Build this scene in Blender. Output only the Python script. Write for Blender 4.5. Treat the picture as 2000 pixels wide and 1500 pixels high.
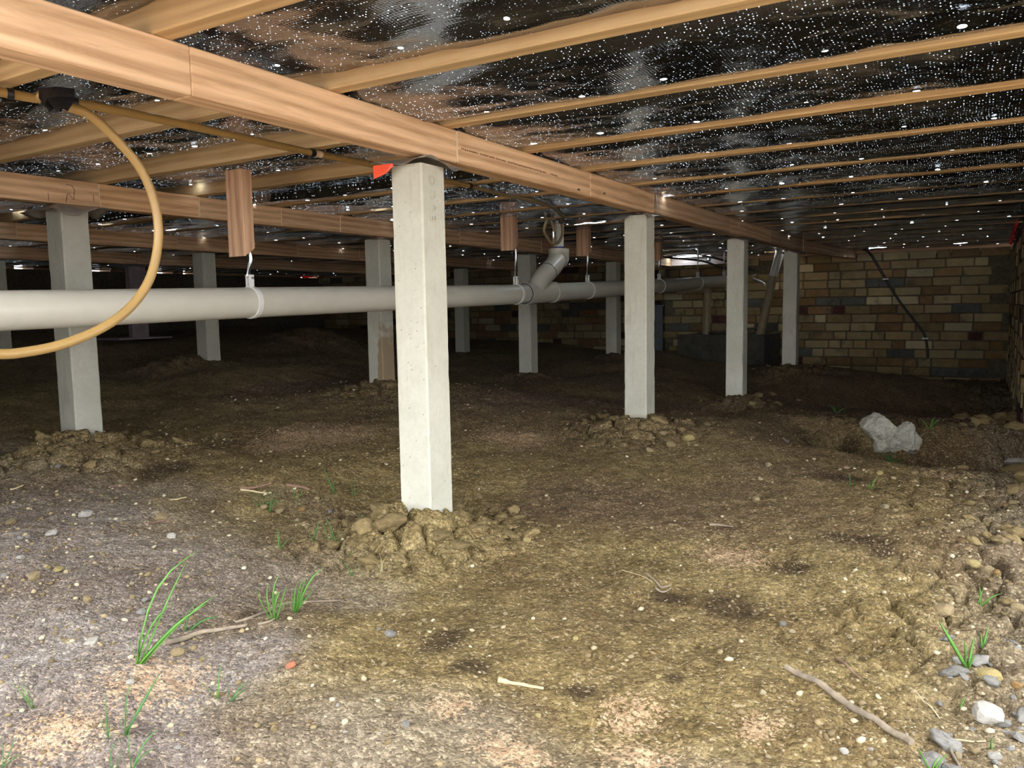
import bpy, bmesh, math, random
import numpy as np
from mathutils import Vector, Matrix, Quaternion

for _o in list(bpy.data.objects):
    bpy.data.objects.remove(_o)
sc = bpy.context.scene
COL = sc.collection
R = random.Random(11)

# ------------------------------------------------------------------ camera
# world frame: +Y runs along the bearers, +X along the joists, Z up; soil is about z = -0.1
CAM_Z = .55
yaw, pitch, roll = math.radians(31.152), math.radians(-5.519), math.radians(-.996)
fwd = Vector((-math.sin(yaw) * math.cos(pitch), math.cos(yaw) * math.cos(pitch), math.sin(pitch)))
rgt = Vector((math.cos(yaw), math.sin(yaw), 0)); upv = rgt.cross(fwd)
rgt, upv = math.cos(roll) * rgt + math.sin(roll) * upv, -math.sin(roll) * rgt + math.cos(roll) * upv
cd = bpy.data.cameras.new('camera'); cam = bpy.data.objects.new('camera', cd); COL.objects.link(cam)
cd.sensor_width = 36; cd.lens = 1544.2 * 36 / 2000; cd.clip_start = .02
cam.matrix_world = Matrix(((rgt.x, upv.x, -fwd.x, 0), (rgt.y, upv.y, -fwd.y, 0), (rgt.z, upv.z, -fwd.z, CAM_Z), (0, 0, 0, 1)))
sc.camera = cam

# ------------------------------------------------------------------ sky and exposure
wd = bpy.data.worlds.new('sky'); sc.world = wd; wd.use_nodes = True
wn = wd.node_tree.nodes; wl = wd.node_tree.links
bg = wn['Background']; bg.inputs['Color'].default_value = (.92, .96, 1.0, 1); bg.inputs['Strength'].default_value = 1.0
# the open side of the house, where daylight comes in: a portal (it gives no light of its own, it only guides the sky's rays)
def portal(name, loc, rot, sx, sy):
    ld = bpy.data.lights.new(name, 'AREA'); ld.shape = 'RECTANGLE'; ld.size = sx; ld.size_y = sy
    ld.cycles.is_portal = True
    lo = bpy.data.objects.new(name, ld); COL.objects.link(lo); lo.location = loc; lo.rotation_euler = rot
    return lo
EDGE = .46          # y of the house edge over the camera
OPEN_L, OPEN_R = -2.3, 1.6
portal('daylight_opening', ((OPEN_L + OPEN_R) / 2, EDGE - .02, .48), (math.pi / 2, 0, 0), OPEN_R - OPEN_L, 1.3)
# sun over the far side of the house: it lights the yard behind the camera, not the soil under the floor
sl_ = bpy.data.lights.new('sun', 'SUN'); sl_.energy = 5.5; sl_.angle = math.radians(.6); sl_.color = (1.0, .95, .86)
sun = bpy.data.objects.new('sun', sl_); COL.objects.link(sun); sun.location = (2, 6, 8)
sun.rotation_euler = Vector((.22, -.62, -.85)).to_track_quat('-Z', 'Y').to_euler()
vs = sc.view_settings
vs.view_transform = 'Standard'; vs.look = 'None'; vs.gamma = 1; vs.use_curve_mapping = False
vs.exposure = 2.75
sc.cycles.use_denoising = True
sc.cycles.max_bounces = 5; sc.cycles.diffuse_bounces = 3; sc.cycles.glossy_bounces = 2
sc.cycles.use_adaptive_sampling = True; sc.cycles.adaptive_threshold = .08; sc.cycles.adaptive_min_samples = 20
sc.cycles.transmission_bounces = 4; sc.cycles.transparent_max_bounces = 8
sc.cycles.sample_clamp_indirect = 3.0

# ------------------------------------------------------------------ node helpers
class NT:
    def __init__(self, name):
        self.m = bpy.data.materials.new(name); self.m.use_nodes = True
        self.t = self.m.node_tree; self.t.nodes.clear()
        self.out = self.t.nodes.new('ShaderNodeOutputMaterial')
    def n(self, kind, **kw):
        nd = self.t.nodes.new('ShaderNode' + kind)
        for k, v in kw.items():
            if k in nd.bl_rna.properties: setattr(nd, k, v)
            else: self.put(nd, k.replace('_', ' '), v)
        return nd
    def put(self, nd, key, v):
        s = nd.inputs[int(key[1:])] if key[0] == 'i' and key[1:].isdigit() else nd.inputs[key]
        if isinstance(v, bpy.types.NodeSocket): self.t.links.new(v, s)
        elif isinstance(v, (tuple, list)) and len(v) == 3 and s.type == 'RGBA': s.default_value = (*v, 1)
        else: s.default_value = v
    def math(self, op, a, b=None, c=None, clamp=False):
        nd = self.t.nodes.new('ShaderNodeMath'); nd.operation = op; nd.use_clamp = clamp
        for k, v in enumerate((a, b, c)):
            if v is not None: self.put(nd, 'i%d' % k, v)
        return nd.outputs[0]
    def mix(self, f, a, b, mode='MIX'):
        nd = self.t.nodes.new('ShaderNodeMix'); nd.data_type = 'RGBA'; nd.blend_type = mode
        self.put(nd, 'i0', f); self.put(nd, 'i6', a); self.put(nd, 'i7', b)
        return nd.outputs[2]
    def ramp(self, f, stops):
        nd = self.t.nodes.new('ShaderNodeValToRGB'); self.put(nd, 'i0', f)
        el = nd.color_ramp.elements
        while len(el) < len(stops): el.new(.5)
        for e, (p, c) in zip(el, stops): e.position = p; e.color = (*c, 1) if isinstance(c, tuple) else (c, c, c, 1)
        return nd.outputs[0]
    def coords(self, scale=(1, 1, 1), loc=(0, 0, 0), rnd=False, rot=(0, 0, 0)):
        tc = self.t.nodes.new('ShaderNodeTexCoord'); v = tc.outputs['Object']
        if rnd:
            oi = self.t.nodes.new('ShaderNodeObjectInfo')
            va = self.t.nodes.new('ShaderNodeVectorMath'); va.operation = 'ADD'
            self.t.links.new(v, va.inputs[0])
            self.t.links.new(self.math('MULTIPLY', oi.outputs['Random'], 37.0), va.inputs[1]); v = va.outputs[0]
        mp = self.t.nodes.new('ShaderNodeMapping'); self.t.links.new(v, mp.inputs[0])
        mp.inputs['Scale'].default_value = scale; mp.inputs['Location'].default_value = loc; mp.inputs['Rotation'].default_value = rot
        return mp.outputs[0]
    def noise(self, vec, scale, detail=4, rough=.55, dist=0):
        nd = self.n('TexNoise'); self.put(nd, 'Vector', vec); self.put(nd, 'Scale', scale); self.put(nd, 'Detail', detail)
        self.put(nd, 'Roughness', rough); self.put(nd, 'Distortion', dist); return nd.outputs[0]
    def bump(self, h, strength=.5, dist=.01, normal=None):
        nd = self.n('Bump'); self.put(nd, 'Height', h); self.put(nd, 'Strength', strength); self.put(nd, 'Distance', dist)
        if normal is not None: self.put(nd, 'Normal', normal)
        return nd.outputs[0]
    def bsdf(self, color, rough=.6, metal=0, normal=None, spec=.5, **kw):
        nd = self.t.nodes.new('ShaderNodeBsdfPrincipled')
        self.put(nd, 'Base Color', color); self.put(nd, 'Roughness', rough); self.put(nd, 'Metallic', metal)
        self.put(nd, 'Specular IOR Level', spec)
        if normal is not None: self.put(nd, 'Normal', normal)
        for k, v in kw.items(): self.put(nd, k.replace('_', ' '), v)
        return nd.outputs[0]
    def done(self, sh):
        self.t.links.new(sh, self.out.inputs['Surface']); return self.m

def random_of(t):
    return t.n('ObjectInfo').outputs['Random']

def m_wood(name, light, dark, rough=.62, fine=1.0, dirt=.25):
    t = NT(name)
    v = t.coords((2.2, 26, 26), rnd=True)
    big = t.noise(t.coords((.9, 7, 7), rnd=True), 1.0, 3, .5, .6)
    grain = t.noise(v, 2.2 * fine, 6, .62, .8)
    fine_n = t.noise(t.coords((6, 190, 190), rnd=True), 1.0, 3, .6)
    wv = t.n('TexWave', wave_type='RINGS', rings_direction='X'); t.put(wv, 'Vector', t.coords((.55, 9, 9), rnd=True))
    t.put(wv, 'Scale', 1.6); t.put(wv, 'Distortion', 6.0); t.put(wv, 'Detail', 3.0); t.put(wv, 'Detail Scale', 1.2)
    f = t.math('ADD', t.math('MULTIPLY', grain, .62), t.math('MULTIPLY', wv.outputs['Fac'], .26))
    f = t.math('ADD', f, t.math('MULTIPLY', fine_n, .22))
    c = t.ramp(f, [(.25, dark), (.72, light)])
    tint = t.ramp(random_of(t), [(0, (.82, .80, .80)), (.5, (1, 1, 1)), (1, (1.0, .93, .84))])
    c = t.mix(1.0, c, tint, 'MULTIPLY')
    c = t.mix(t.math('MULTIPLY', t.ramp(big, [(.45, 0.0), (.75, 1.0)]), dirt), c, tuple(x * .55 for x in dark))
    return t.done(t.bsdf(c, rough, 0, t.bump(f, .25, .002), .3))

M = {}
M['bearer'] = m_wood('bearer_timber', (.80, .54, .33), (.40, .22, .11))
M['joist'] = m_wood('joist_timber', (.66, .47, .25), (.45, .285, .14))
M['block'] = m_wood('hanger_block_timber', (.66, .42, .27), (.33, .175, .10), fine=1.6)
M['board'] = m_wood('pale_board', (.50, .44, .44), (.38, .32, .32))

def m_concrete(name='stump_concrete', gain=1.0):
    t = NT(name); v = t.coords(rnd=True)
    n1 = t.noise(v, 5, 6, .6); n2 = t.noise(v, 60, 5, .7); n3 = t.noise(t.coords((14, 14, 2.2), rnd=True), 1.6, 5, .6, 1.2)
    c = t.ramp(n1, [(.3, (.47, .455, .37)), (.7, (.59, .575, .485))])
    c = t.mix(t.ramp(n2, [(.42, 0.0), (.8, .35)]), c, (.36, .33, .26))
    c = t.mix(t.ramp(n3, [(.56, 0.0), (.78, .45)]), c, (.33, .27, .17))
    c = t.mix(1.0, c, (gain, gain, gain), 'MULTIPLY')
    vo = t.n('TexVoronoi'); t.put(vo, 'Vector', v); t.put(vo, 'Scale', 70.0)
    pit = t.ramp(vo.outputs['Distance'], [(.05, 0.0), (.16, 1.0)])
    pick = t.ramp(t.n('TexVoronoi', Scale=70.0, Vector=v).outputs['Color'], [(.75, 1.0), (.8, 0.0)])
    c = t.mix(t.math('MULTIPLY', t.math('SUBTRACT', 1.0, pit), t.math('SUBTRACT', 1.0, pick)), c, (.16, .14, .10))
    h = t.math('ADD', t.math('MULTIPLY', n2, .6), t.math('MULTIPLY', pit, .3))
    # rust-brown soil splash rising from the ground
    at = t.n('Attribute'); at.attribute_name = 'splash'
    s = t.ramp(t.math('ADD', at.outputs['Fac'], t.math('MULTIPLY', t.math('SUBTRACT', t.noise(v, 26, 4), .5), .5)), [(.45, 0.0), (.65, 1.0)])
    c = t.mix(t.math('MULTIPLY', s, .75), c, (.28, .17, .07))
    return t.done(t.bsdf(c, .85, 0, t.bump(h, .35, .004), .25))
M['concrete'] = m_concrete(); M['concrete_lit'] = m_concrete('lit_stump_concrete', 1.28); M['concrete_shaded'] = m_concrete('shaded_stump_concrete', .80)  # the pale and dull copies put brighter and dimmer light into the colour

def m_plain(name, col, rough=.5, metal=0, var=.12, scale=30, bump=.0, spec=.5):
    t = NT(name); v = t.coords(rnd=True)
    n = t.noise(v, scale, 4, .6)
    c = t.mix(t.ramp(n, [(.3, 0.0), (.75, 1.0)]), col, tuple(x * (1 - 2.2 * var) for x in col))
    nm = t.bump(n, bump, .004) if bump else None
    return t.done(t.bsdf(c, rough, metal, nm, spec))
M['pvc'] = m_plain('pvc_grey_white', (.58, .55, .465), .28, 0, .05, 7)
M['pvc_clip'] = m_plain('white_plastic', (.74, .735, .70), .4, 0, .03, 12)
M['pvc_old'] = m_plain('old_pvc', (.40, .32, .19), .5, 0, .15, 18)
M['primer'] = m_plain('blue_primer', (.02, .04, .22), .4, 0, .1)
M['seal'] = m_plain('dark_seal', (.015, .02, .05), .5, 0, .05)
M['hose'] = m_plain('ochre_hose', (.40, .25, .085), .38, 0, .10, 9)
M['hose_dull'] = m_plain('dull_hose', (.33, .25, .13), .45, 0, .12, 14)
M['tape'] = m_plain('black_tape', (.012, .012, .014), .35, 0, .2, 60, .3)
M['galv'] = m_plain('galvanised_steel', (.62, .63, .64), .28, 1, .12, 40, .1)
M['cap'] = m_plain('ant_cap_metal', (.46, .41, .36), .38, .6, .15, 16, .15)
M['orange'] = m_plain('orange_plastic', (.85, .085, .025), .45, 0, .05, 20)
def m_red():
    t = NT('red_plastic'); d = t.n('BsdfDiffuse', Color=(.70, .10, .09)); tr = t.n('BsdfTranslucent', Color=(.85, .16, .15))
    mx = t.n('MixShader'); t.put(mx, 'i0', .6); t.put(mx, 'i1', d.outputs[0]); t.put(mx, 'i2', tr.outputs[0]); return t.done(mx.outputs[0])
M['red'] = m_red()
M['cable'] = m_plain('black_cable', (.010, .010, .011), .45, 0, .1, 20)
M['bluesheet'] = m_plain('blue_grey_sheet', (.13, .15, .165), .6, 0, .12, 8)
M['steelpost'] = m_plain('painted_steel', (.46, .36, .38), .4, .3, .15, 12)
M['ink'] = m_plain('faded_ink', (.26, .13, .06), .8, 0, .1, 50)
M['pencil'] = m_plain('pencil_line', (.17, .06, .035), .8, 0, .1, 50)
M['glue'] = m_plain('glue_line', (.80, .62, .42), .6, 0, .1, 50)
M['sump'] = m_plain('old_sump_concrete', (.10, .095, .075), .9, 0, .22, 14, .4, .2)
M['mortar'] = m_plain('mortar', (.150, .128, .085), .95, 0, .25, 30, .5, .1)

def m_brick(name, c1, c2):
    t = NT(name); v = t.coords(rnd=True)
    n = t.noise(v, 14, 5, .65); n2 = t.noise(v, 90, 3, .6)
    c = t.ramp(n, [(.3, c1), (.7, c2)])
    c = t.mix(1.0, c, t.ramp(random_of(t), [(0, .66), (1, 1.2)]), 'MULTIPLY')
    c = t.mix(t.ramp(t.noise(v, 5, 4, .6), [(.56, 0.0), (.7, .8)]), c, (.07, .06, .045))
    return t.done(t.bsdf(c, .92, 0, t.bump(t.math('ADD', n, n2), .4, .004), .15))
BRICKS = [m_brick('brick_tan', (.25, .18, .085), (.34, .25, .12)), m_brick('brick_straw', (.30, .235, .12), (.38, .30, .16)),
          m_brick('brick_brown', (.20, .115, .05), (.27, .17, .08)), m_brick('brick_slate', (.075, .08, .07), (.13, .13, .11)),
          m_brick('brick_plum', (.055, .02, .02), (.09, .035, .03)), m_brick('brick_cream', (.42, .34, .20), (.46, .38, .23))]

def m_foil():
    t = NT('perforated_foil')
    v = t.coords()
    sep = t.n('SeparateXYZ'); t.put(sep, 'Vector', v); X, Y = sep.outputs[0], sep.outputs[1]
    # needle perforations of the woven foil, 7 mm apart
    P = .0072
    u = t.math('DIVIDE', t.math('ADD', X, t.math('MULTIPLY', t.noise(v, 5, 2), .03)), P); w = t.math('DIVIDE', Y, P)
    cu, cw = t.math('FLOOR', u), t.math('FLOOR', w)
    cmb = t.n('CombineXYZ'); t.put(cmb, 'X', cu); t.put(cmb, 'Y', cw)
    wn_ = t.n('TexWhiteNoise', noise_dimensions='2D'); t.put(wn_, 'Vector', cmb.outputs[0])
    du = t.math('SUBTRACT', t.math('FRACT', u), .5); dw = t.math('SUBTRACT', t.math('FRACT', w), .5)
    d = t.math('SQRT', t.math('ADD', t.math('MULTIPLY', du, du), t.math('MULTIPLY', dw, dw)))
    dot = t.math('LESS_THAN', d, .17)
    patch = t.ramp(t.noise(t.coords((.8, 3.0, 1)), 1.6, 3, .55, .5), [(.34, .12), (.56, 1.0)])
    # perforations fade towards the back: shade from above put into the foil
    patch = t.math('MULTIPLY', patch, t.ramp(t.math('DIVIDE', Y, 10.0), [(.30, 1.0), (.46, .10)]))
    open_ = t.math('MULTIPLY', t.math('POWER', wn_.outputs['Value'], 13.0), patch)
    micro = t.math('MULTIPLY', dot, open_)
    # bigger nail holes, in rows beside each joist
    hv = t.math('ADD', t.math('DIVIDE', t.math('SUBTRACT', Y, .991), .45), .82)
    row = t.math('FLOOR', hv)
    hu = t.math('ADD', t.math('DIVIDE', X, .27), t.math('MULTIPLY', row, .373)); hc = t.math('FLOOR', hu)
    cm2 = t.n('CombineXYZ'); t.put(cm2, 'X', hc); t.put(cm2, 'Y', row)
    w2 = t.n('TexWhiteNoise', noise_dimensions='2D'); t.put(w2, 'Vector', cm2.outputs[0])
    sc2 = t.n('SeparateColor'); t.put(sc2, 'Color', w2.outputs['Color'])
    hx = t.math('MULTIPLY', t.math('SUBTRACT', t.math('FRACT', hu), t.math('ADD', .35, t.math('MULTIPLY', sc2.outputs[0], .3))), .27)
    hy = t.math('MULTIPLY', t.math('SUBTRACT', t.math('FRACT', hv), t.math('ADD', .42, t.math('MULTIPLY', sc2.outputs[1], .16))), .45)
    hd = t.math('SQRT', t.math('ADD', t.math('MULTIPLY', hx, hx), t.math('MULTIPLY', hy, hy)))
    hole = t.math('LESS_THAN', hd, t.math('ADD', .0045, t.math('MULTIPLY', sc2.outputs[2], .0055)))
    # foil surface: crinkled metal with dusty smears
    crk = t.noise(t.coords((1, 2.2, 1)), 9, 5, .6, .4)
    weave = t.math('ADD', t.math('SINE', t.math('MULTIPLY', u, 6.283)), t.math('SINE', t.math('MULTIPLY', w, 6.283)))
    h = t.math('ADD', t.math('MULTIPLY', crk, 1.0), t.math('MULTIPLY', weave, .018))
    nm = t.bump(h, .14, .02)
    dust = t.ramp(t.noise(t.coords((1.1, 2.6, 1)), 2.3, 6, .68, 1.3), [(.55, 0.0), (.64, 1.0)])
    foil = t.bsdf((.21, .22, .265), t.math('ADD', .07, t.math('MULTIPLY', crk, .09)), 1.0, nm)
    dusty = t.bsdf((.26, .235, .19), .6, .5, nm, .3)
    mx = t.n('MixShader'); t.put(mx, 'i0', t.math('MULTIPLY', dust, .42)); t.put(mx, 'i1', foil); t.put(mx, 'i2', dusty)
    tr = t.n('BsdfTranslucent'); t.put(tr, 'Color', (.72, .86, 1.0))
    m2 = t.n('MixShader'); th = t.n('Attribute'); th.attribute_name = 'thin'; hole = t.math('MAXIMUM', hole, t.math('GREATER_THAN', th.outputs['Fac'], .5))
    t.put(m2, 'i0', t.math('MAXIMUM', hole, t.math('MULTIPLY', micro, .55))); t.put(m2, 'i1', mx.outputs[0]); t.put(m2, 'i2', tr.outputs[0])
    return t.done(m2.outputs[0])
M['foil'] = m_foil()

def m_soil():
    t = NT('soil'); v = t.coords()
    def att(n):
        a = t.n('Attribute'); a.attribute_name = n; return a.outputs['Fac']
    n1 = t.noise(v, 1.6, 4, .6); n2 = t.noise(v, 11, 6, .68); n3 = t.noise(v, 75, 5, .72)
    vo = t.n('TexVoronoi'); t.put(vo, 'Vector', v); t.put(vo, 'Scale', 230.0)
    v2 = t.n('TexVoronoi'); t.put(v2, 'Vector', v); t.put(v2, 'Scale', 85.0)
    s1 = t.n('SeparateColor', Color=vo.outputs['Color']).outputs[0]; s2 = t.n('SeparateColor', Color=v2.outputs['Color']).outputs[0]
    c = t.ramp(n2, [(.28, (.128, .088, .036)), (.5, (.235, .170, .072)), (.74, (.345, .258, .115))])
    g = t.ramp(n2, [(.28, (.175, .140, .115)), (.5, (.275, .235, .205)), (.74, (.37, .325, .29))])
    c = t.mix(att('grey'), c, g)
    c = t.mix(att('clay'), c, t.ramp(n2, [(.28, (.19, .135, .055)), (.5, (.31, .23, .10)), (.74, (.42, .32, .16))]))
    c = t.mix(t.ramp(n1, [(.42, 0.0), (.66, .55)]), c, (.13, .078, .040))
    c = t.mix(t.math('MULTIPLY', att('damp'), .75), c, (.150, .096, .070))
    st = t.ramp(t.math('ADD', att('stain'), t.math('MULTIPLY', t.math('SUBTRACT', n2, .5), 1.1)), [(.32, 0.0), (.8, 1.0)])
    c = t.mix(t.math('MULTIPLY', st, .78), c, (.045, .028, .016))
    # crumbs: each grain a little lighter or darker
    c = t.mix(1.0, c, t.ramp(s1, [(0, .66), (.6, 1.02), (1, 1.5)]), 'MULTIPLY')
    c = t.mix(1.0, c, t.ramp(s2, [(0, .80), (.6, 1.02), (1, 1.28)]), 'MULTIPLY')
    sw = t.ramp(t.math('ADD', t.math('MULTIPLY', att('saw'), .72), t.math('ADD', t.math('MULTIPLY', t.math('SUBTRACT', s1, .5), .55), t.math('MULTIPLY', t.math('SUBTRACT', n3, .5), 1.5))), [(.42, 0.0), (.70, .8)])
    c = t.mix(sw, c, t.mix(s2, (.48, .30, .17), (.68, .48, .30)))
    fl = t.math('GREATER_THAN', s1, .93)
    c = t.mix(t.math('MULTIPLY', fl, .55), c, (.50, .42, .28))
    c = t.mix(t.ramp(n3, [(.26, .45), (.40, 0.0)]), c, (.045, .030, .016))  # crevice shade painted into the low spots of the grain
    h = t.math('ADD', t.math('MULTIPLY', n3, 1.0), t.math('ADD', t.math('MULTIPLY', vo.outputs['Distance'], -.28), t.math('MULTIPLY', v2.outputs['Distance'], -.55)))
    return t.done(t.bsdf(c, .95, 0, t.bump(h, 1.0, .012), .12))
M['soil'] = m_soil()

def m_stone(name, c1, c2):
    t = NT(name); v = t.coords(rnd=True)
    n = t.noise(v, 2.6, 6, .7); n2 = t.noise(v, 11, 5, .7)
    c = t.ramp(t.math('ADD', t.math('MULTIPLY', n, .55), t.math('MULTIPLY', n2, .45)), [(.36, c1), (.62, c2)])
    c = t.mix(t.ramp(n2, [(.30, .6), (.42, 0.0)]), c, tuple(q * .35 for q in c1))
    c = t.mix(1.0, c, t.ramp(random_of(t), [(0, .75), (1, 1.1)]), 'MULTIPLY')
    return t.done(t.bsdf(c, .9, 0, t.bump(t.math('ADD', n, n2), .7, .008), .2))
STONE = {'c': m_stone('stone_cream', (.34, .27, .155), (.50, .41, .255)), 't': m_stone('stone_tan', (.27, .20, .10), (.42, .32, .18)),
         'y': m_stone('stone_yellow', (.33, .25, .10), (.48, .38, .17)), 'w': m_stone('stone_white', (.36, .33, .28), (.54, .50, .44)),
         'g': m_stone('stone_grey', (.24, .22, .19), (.36, .34, .31)), 'b': m_stone('stone_brown', (.19, .12, .055), (.29, .20, .10)),
         'o': m_stone('stone_ochre', (.30, .17, .06), (.42, .26, .10)), 'p': m_stone('stone_pink', (.42, .25, .18), (.50, .32, .23)),
         'r': m_stone('terracotta', (.38, .13, .07), (.46, .19, .11))}
M['clod'] = m_stone('soil_clod', (.17, .118, .050), (.37, .275, .13))
def m_bits(name, c1, c2, c3):
    t = NT(name); a = t.n('Attribute'); a.attribute_name = 'tone'
    return t.done(t.bsdf(t.ramp(a.outputs['Fac'], [(0, c1), (.5, c2), (1, c3)]), .9, 0, None, .2))
M['gravel'] = m_bits('gravel', (.13, .092, .045), (.27, .205, .11), (.50, .43, .30))
M['shavings'] = m_bits('shavings', (.38, .27, .16), (.60, .42, .28), (.72, .55, .42))
M['rock'] = m_stone('pale_rock', (.36, .335, .26), (.68, .65, .55))
M['grass'] = m_plain('grass_blade', (.10, .26, .035), .55, 0, .2, 25)
M['grass_dark'] = m_plain('grass_blade_dark', (.055, .17, .03), .55, 0, .2, 25)
M['straw'] = m_plain('straw_stem', (.45, .40, .19), .7, 0, .15, 30)
M['twig'] = m_plain('twig_bark', (.30, .235, .165), .9, 0, .25, 50, .4)
M['twig_pale'] = m_plain('twig_pale', (.52, .42, .24), .8, 0, .12, 50, .3)
M['twig_red'] = m_plain('bark_strip', (.27, .155, .105), .9, 0, .2, 40, .3)

# ------------------------------------------------------------------ object helpers
def tag(o, label=None, cat=None, group=None, kind=None):
    if label: o['label'] = label
    if cat: o['category'] = cat
    if group: o['group'] = group
    if kind: o['kind'] = kind
    return o
def put_parent(o, p):
    o.parent = p; o.matrix_parent_inverse = Matrix.Translation(-Vector(p.location)); return o
def link(name, me, mat=None, parent=None, loc=None, rot=None):
    o = bpy.data.objects.new(name, me); COL.objects.link(o)
    if mat is not None and not me.materials: me.materials.append(mat)
    if loc is not None: o.location = loc
    if rot is not None: o.rotation_euler = rot
    if parent is not None: put_parent(o, parent)
    return o
def empty(name, loc):
    o = bpy.data.objects.new(name, None); COL.objects.link(o); o.location = loc; o.empty_display_size = .05; return o
def pydata(name, v, f, smooth=False):
    me = bpy.data.meshes.new(name); me.from_pydata([tuple(p) for p in v], [], f); me.update()
    if smooth: me.polygons.foreach_set('use_smooth', [True] * len(me.polygons))
    return me
def bm_mesh(bm, name, smooth=False):
    me = bpy.data.meshes.new(name); bm.to_mesh(me); bm.free()
    if smooth: me.polygons.foreach_set('use_smooth', [True] * len(me.polygons))
    return me
def box_mesh(name, sx, sy, sz, bevel=.002, seg=1):
    bm = bmesh.new(); bmesh.ops.create_cube(bm, size=1)
    bmesh.ops.scale(bm, vec=(sx, sy, sz), verts=bm.verts)
    if bevel: bmesh.ops.bevel(bm, geom=list(bm.edges), offset=bevel, segments=seg, affect='EDGES', profile=.5)
    return bm_mesh(bm, name)
def beam(name, p0, p1, w, h, mat, parent=None, bevel=.003):
    p0, p1 = Vector(p0), Vector(p1); d = p1 - p0
    o = link(name, box_mesh(name, d.length, w, h, bevel), mat, None, (p0 + p1) / 2)
    x = d.normalized(); y = Vector((0, 0, 1)).cross(x)
    if y.length < 1e-4: y = Vector((0, 1, 0))
    y.normalize(); z = x.cross(y)
    o.rotation_euler = Matrix((x, y, z)).transposed().to_euler()
    if parent is not None: put_parent(o, parent)
    return o
def smooth_path(pts, n=8):
    P = [Vector(p) for p in pts]; out = []
    for i in range(len(P) - 1):
        a, b, c, d = P[max(i - 1, 0)], P[i], P[i + 1], P[min(i + 2, len(P) - 1)]
        for k in range(n):
            t = k / n
            out.append(.5 * ((2 * b) + (c - a) * t + (2 * a - 5 * b + 4 * c - d) * t * t + (3 * b - a - 3 * c + d) * t ** 3))
    out.append(P[-1]); return out
def tube_mesh(name, pts, rad, n=12, closed_ends=True, smooth=True):
    P = [Vector(p) for p in pts]; m = len(P)
    rads = rad if isinstance(rad, (list, tuple)) else [rad] * m
    V, Fc = [], []; ref = None
    for i, p in enumerate(P):
        t = (P[min(i + 1, m - 1)] - P[max(i - 1, 0)]).normalized()
        if ref is None:
            ref = t.orthogonal().normalized()
        ref = (ref - t * ref.dot(t)).normalized(); b = t.cross(ref)
        for k in range(n):
            a = 2 * math.pi * k / n
            V.append(p + (ref * math.cos(a) + b * math.sin(a)) * rads[i])
    for i in range(m - 1):
        for k in range(n):
            k2 = (k + 1) % n
            Fc.append((i * n + k, i * n + k2, (i + 1) * n + k2, (i + 1) * n + k))
    if closed_ends:
        Fc.append(tuple(range(n - 1, -1, -1))); Fc.append(tuple((m - 1) * n + k for k in range(n)))
    me = pydata(name, V, Fc, smooth)
    if closed_ends and smooth:      # crisp rims
        last = (m - 1) * n; sharp = [(e.vertices[0] < n and e.vertices[1] < n) or (e.vertices[0] >= last and e.vertices[1] >= last) for e in me.edges]
        a = me.attributes.new('sharp_edge', 'BOOLEAN', 'EDGE'); a.data.foreach_set('value', sharp)
    return me
def tube(name, pts, rad, mat, parent=None, n=12):
    return link(name, tube_mesh(name, pts, rad, n), mat, parent)
def ordinal(i):
    return ['first', 'second', 'third', 'fourth', 'fifth', 'sixth', 'seventh', 'eighth', 'ninth', 'tenth', 'eleventh', 'twelfth', 'thirteenth',
            'fourteenth', 'fifteenth', 'sixteenth', 'seventeenth', 'eighteenth', 'nineteenth'][i]

# ------------------------------------------------------------------ soil levels
_rng = np.random.RandomState(7)
_LAT = _rng.rand(256, 256)
def vnoise(x, y):
    xi = np.floor(x).astype(int); yi = np.floor(y).astype(int)
    fx = x - xi; fy = y - yi
    fx = fx * fx * (3 - 2 * fx); fy = fy * fy * (3 - 2 * fy)
    a = _LAT[xi & 255, yi & 255]; b = _LAT[(xi + 1) & 255, yi & 255]
    c = _LAT[xi & 255, (yi + 1) & 255]; d = _LAT[(xi + 1) & 255, (yi + 1) & 255]
    return (a * (1 - fx) + b * fx) * (1 - fy) + (c * (1 - fx) + d * fx) * fy - .5
def sstep(a, b, t):
    t = np.clip((t - a) / (b - a), 0, 1); return t * t * (3 - 2 * t)
# surveyed soil levels (x, y, z)
LEVELS = np.array([(-1.385, 1.84, -.10), (-1.385, 3.4, -.01), (-1.385, 5.0, -.07), (-1.385, 6.55, -.01), (-3.03, 1.7, .04), (-3.03, 3.55, .07),
    (-3.03, 5.2, .02), (-3.03, 6.9, .08), (-4.6, 3.55, .19), (-4.65, 6.8, .1), (-6.1, 4.0, .33), (-1.6, 8.5, -.10), (-.8, 8.5, -.2), (.1, 8.5, -.22),
    (-.5, 1.2, -.11), (-1.2, 1.0, -.11), (-.2, 1.8, -.11), (-.6, 2.6, -.09), (.2, 3.0, -.12), (-.2, 5.6, -.17), (-.7, 5.2, -.12), (-2.4, 2.4, .0), (-2.2, 1.2, -.06),
    (-3.2, .8, .0), (-4.5, 1.8, .12), (-7.5, 3.0, .42), (-7.5, 6.5, .35), (-8.2, 8.2, .3), (-3.2, 8.4, .05), (-5.5, 8.4, .12), (-.5, -1.5, -.12), (-5.0, -1.5, 0), (2.5, 0, -.1), (2.5, 6, -.1), (-6.3, 5.4, .3)])
MOUNDS = [(-1.40, 1.74, .10, .23), (-1.36, 3.34, .07, .24), (-1.32, 4.96, .055, .24), (-1.33, 6.5, .06, .25), (-2.93, 1.68, .065, .24), (-3.0, 3.5, .05, .24),
    (-3.0, 5.1, .03, .2), (-4.65, 3.4, .06, .25), (-3.0, 6.8, .03, .22), (-5.2, 5.2, .14, .5)]
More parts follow.
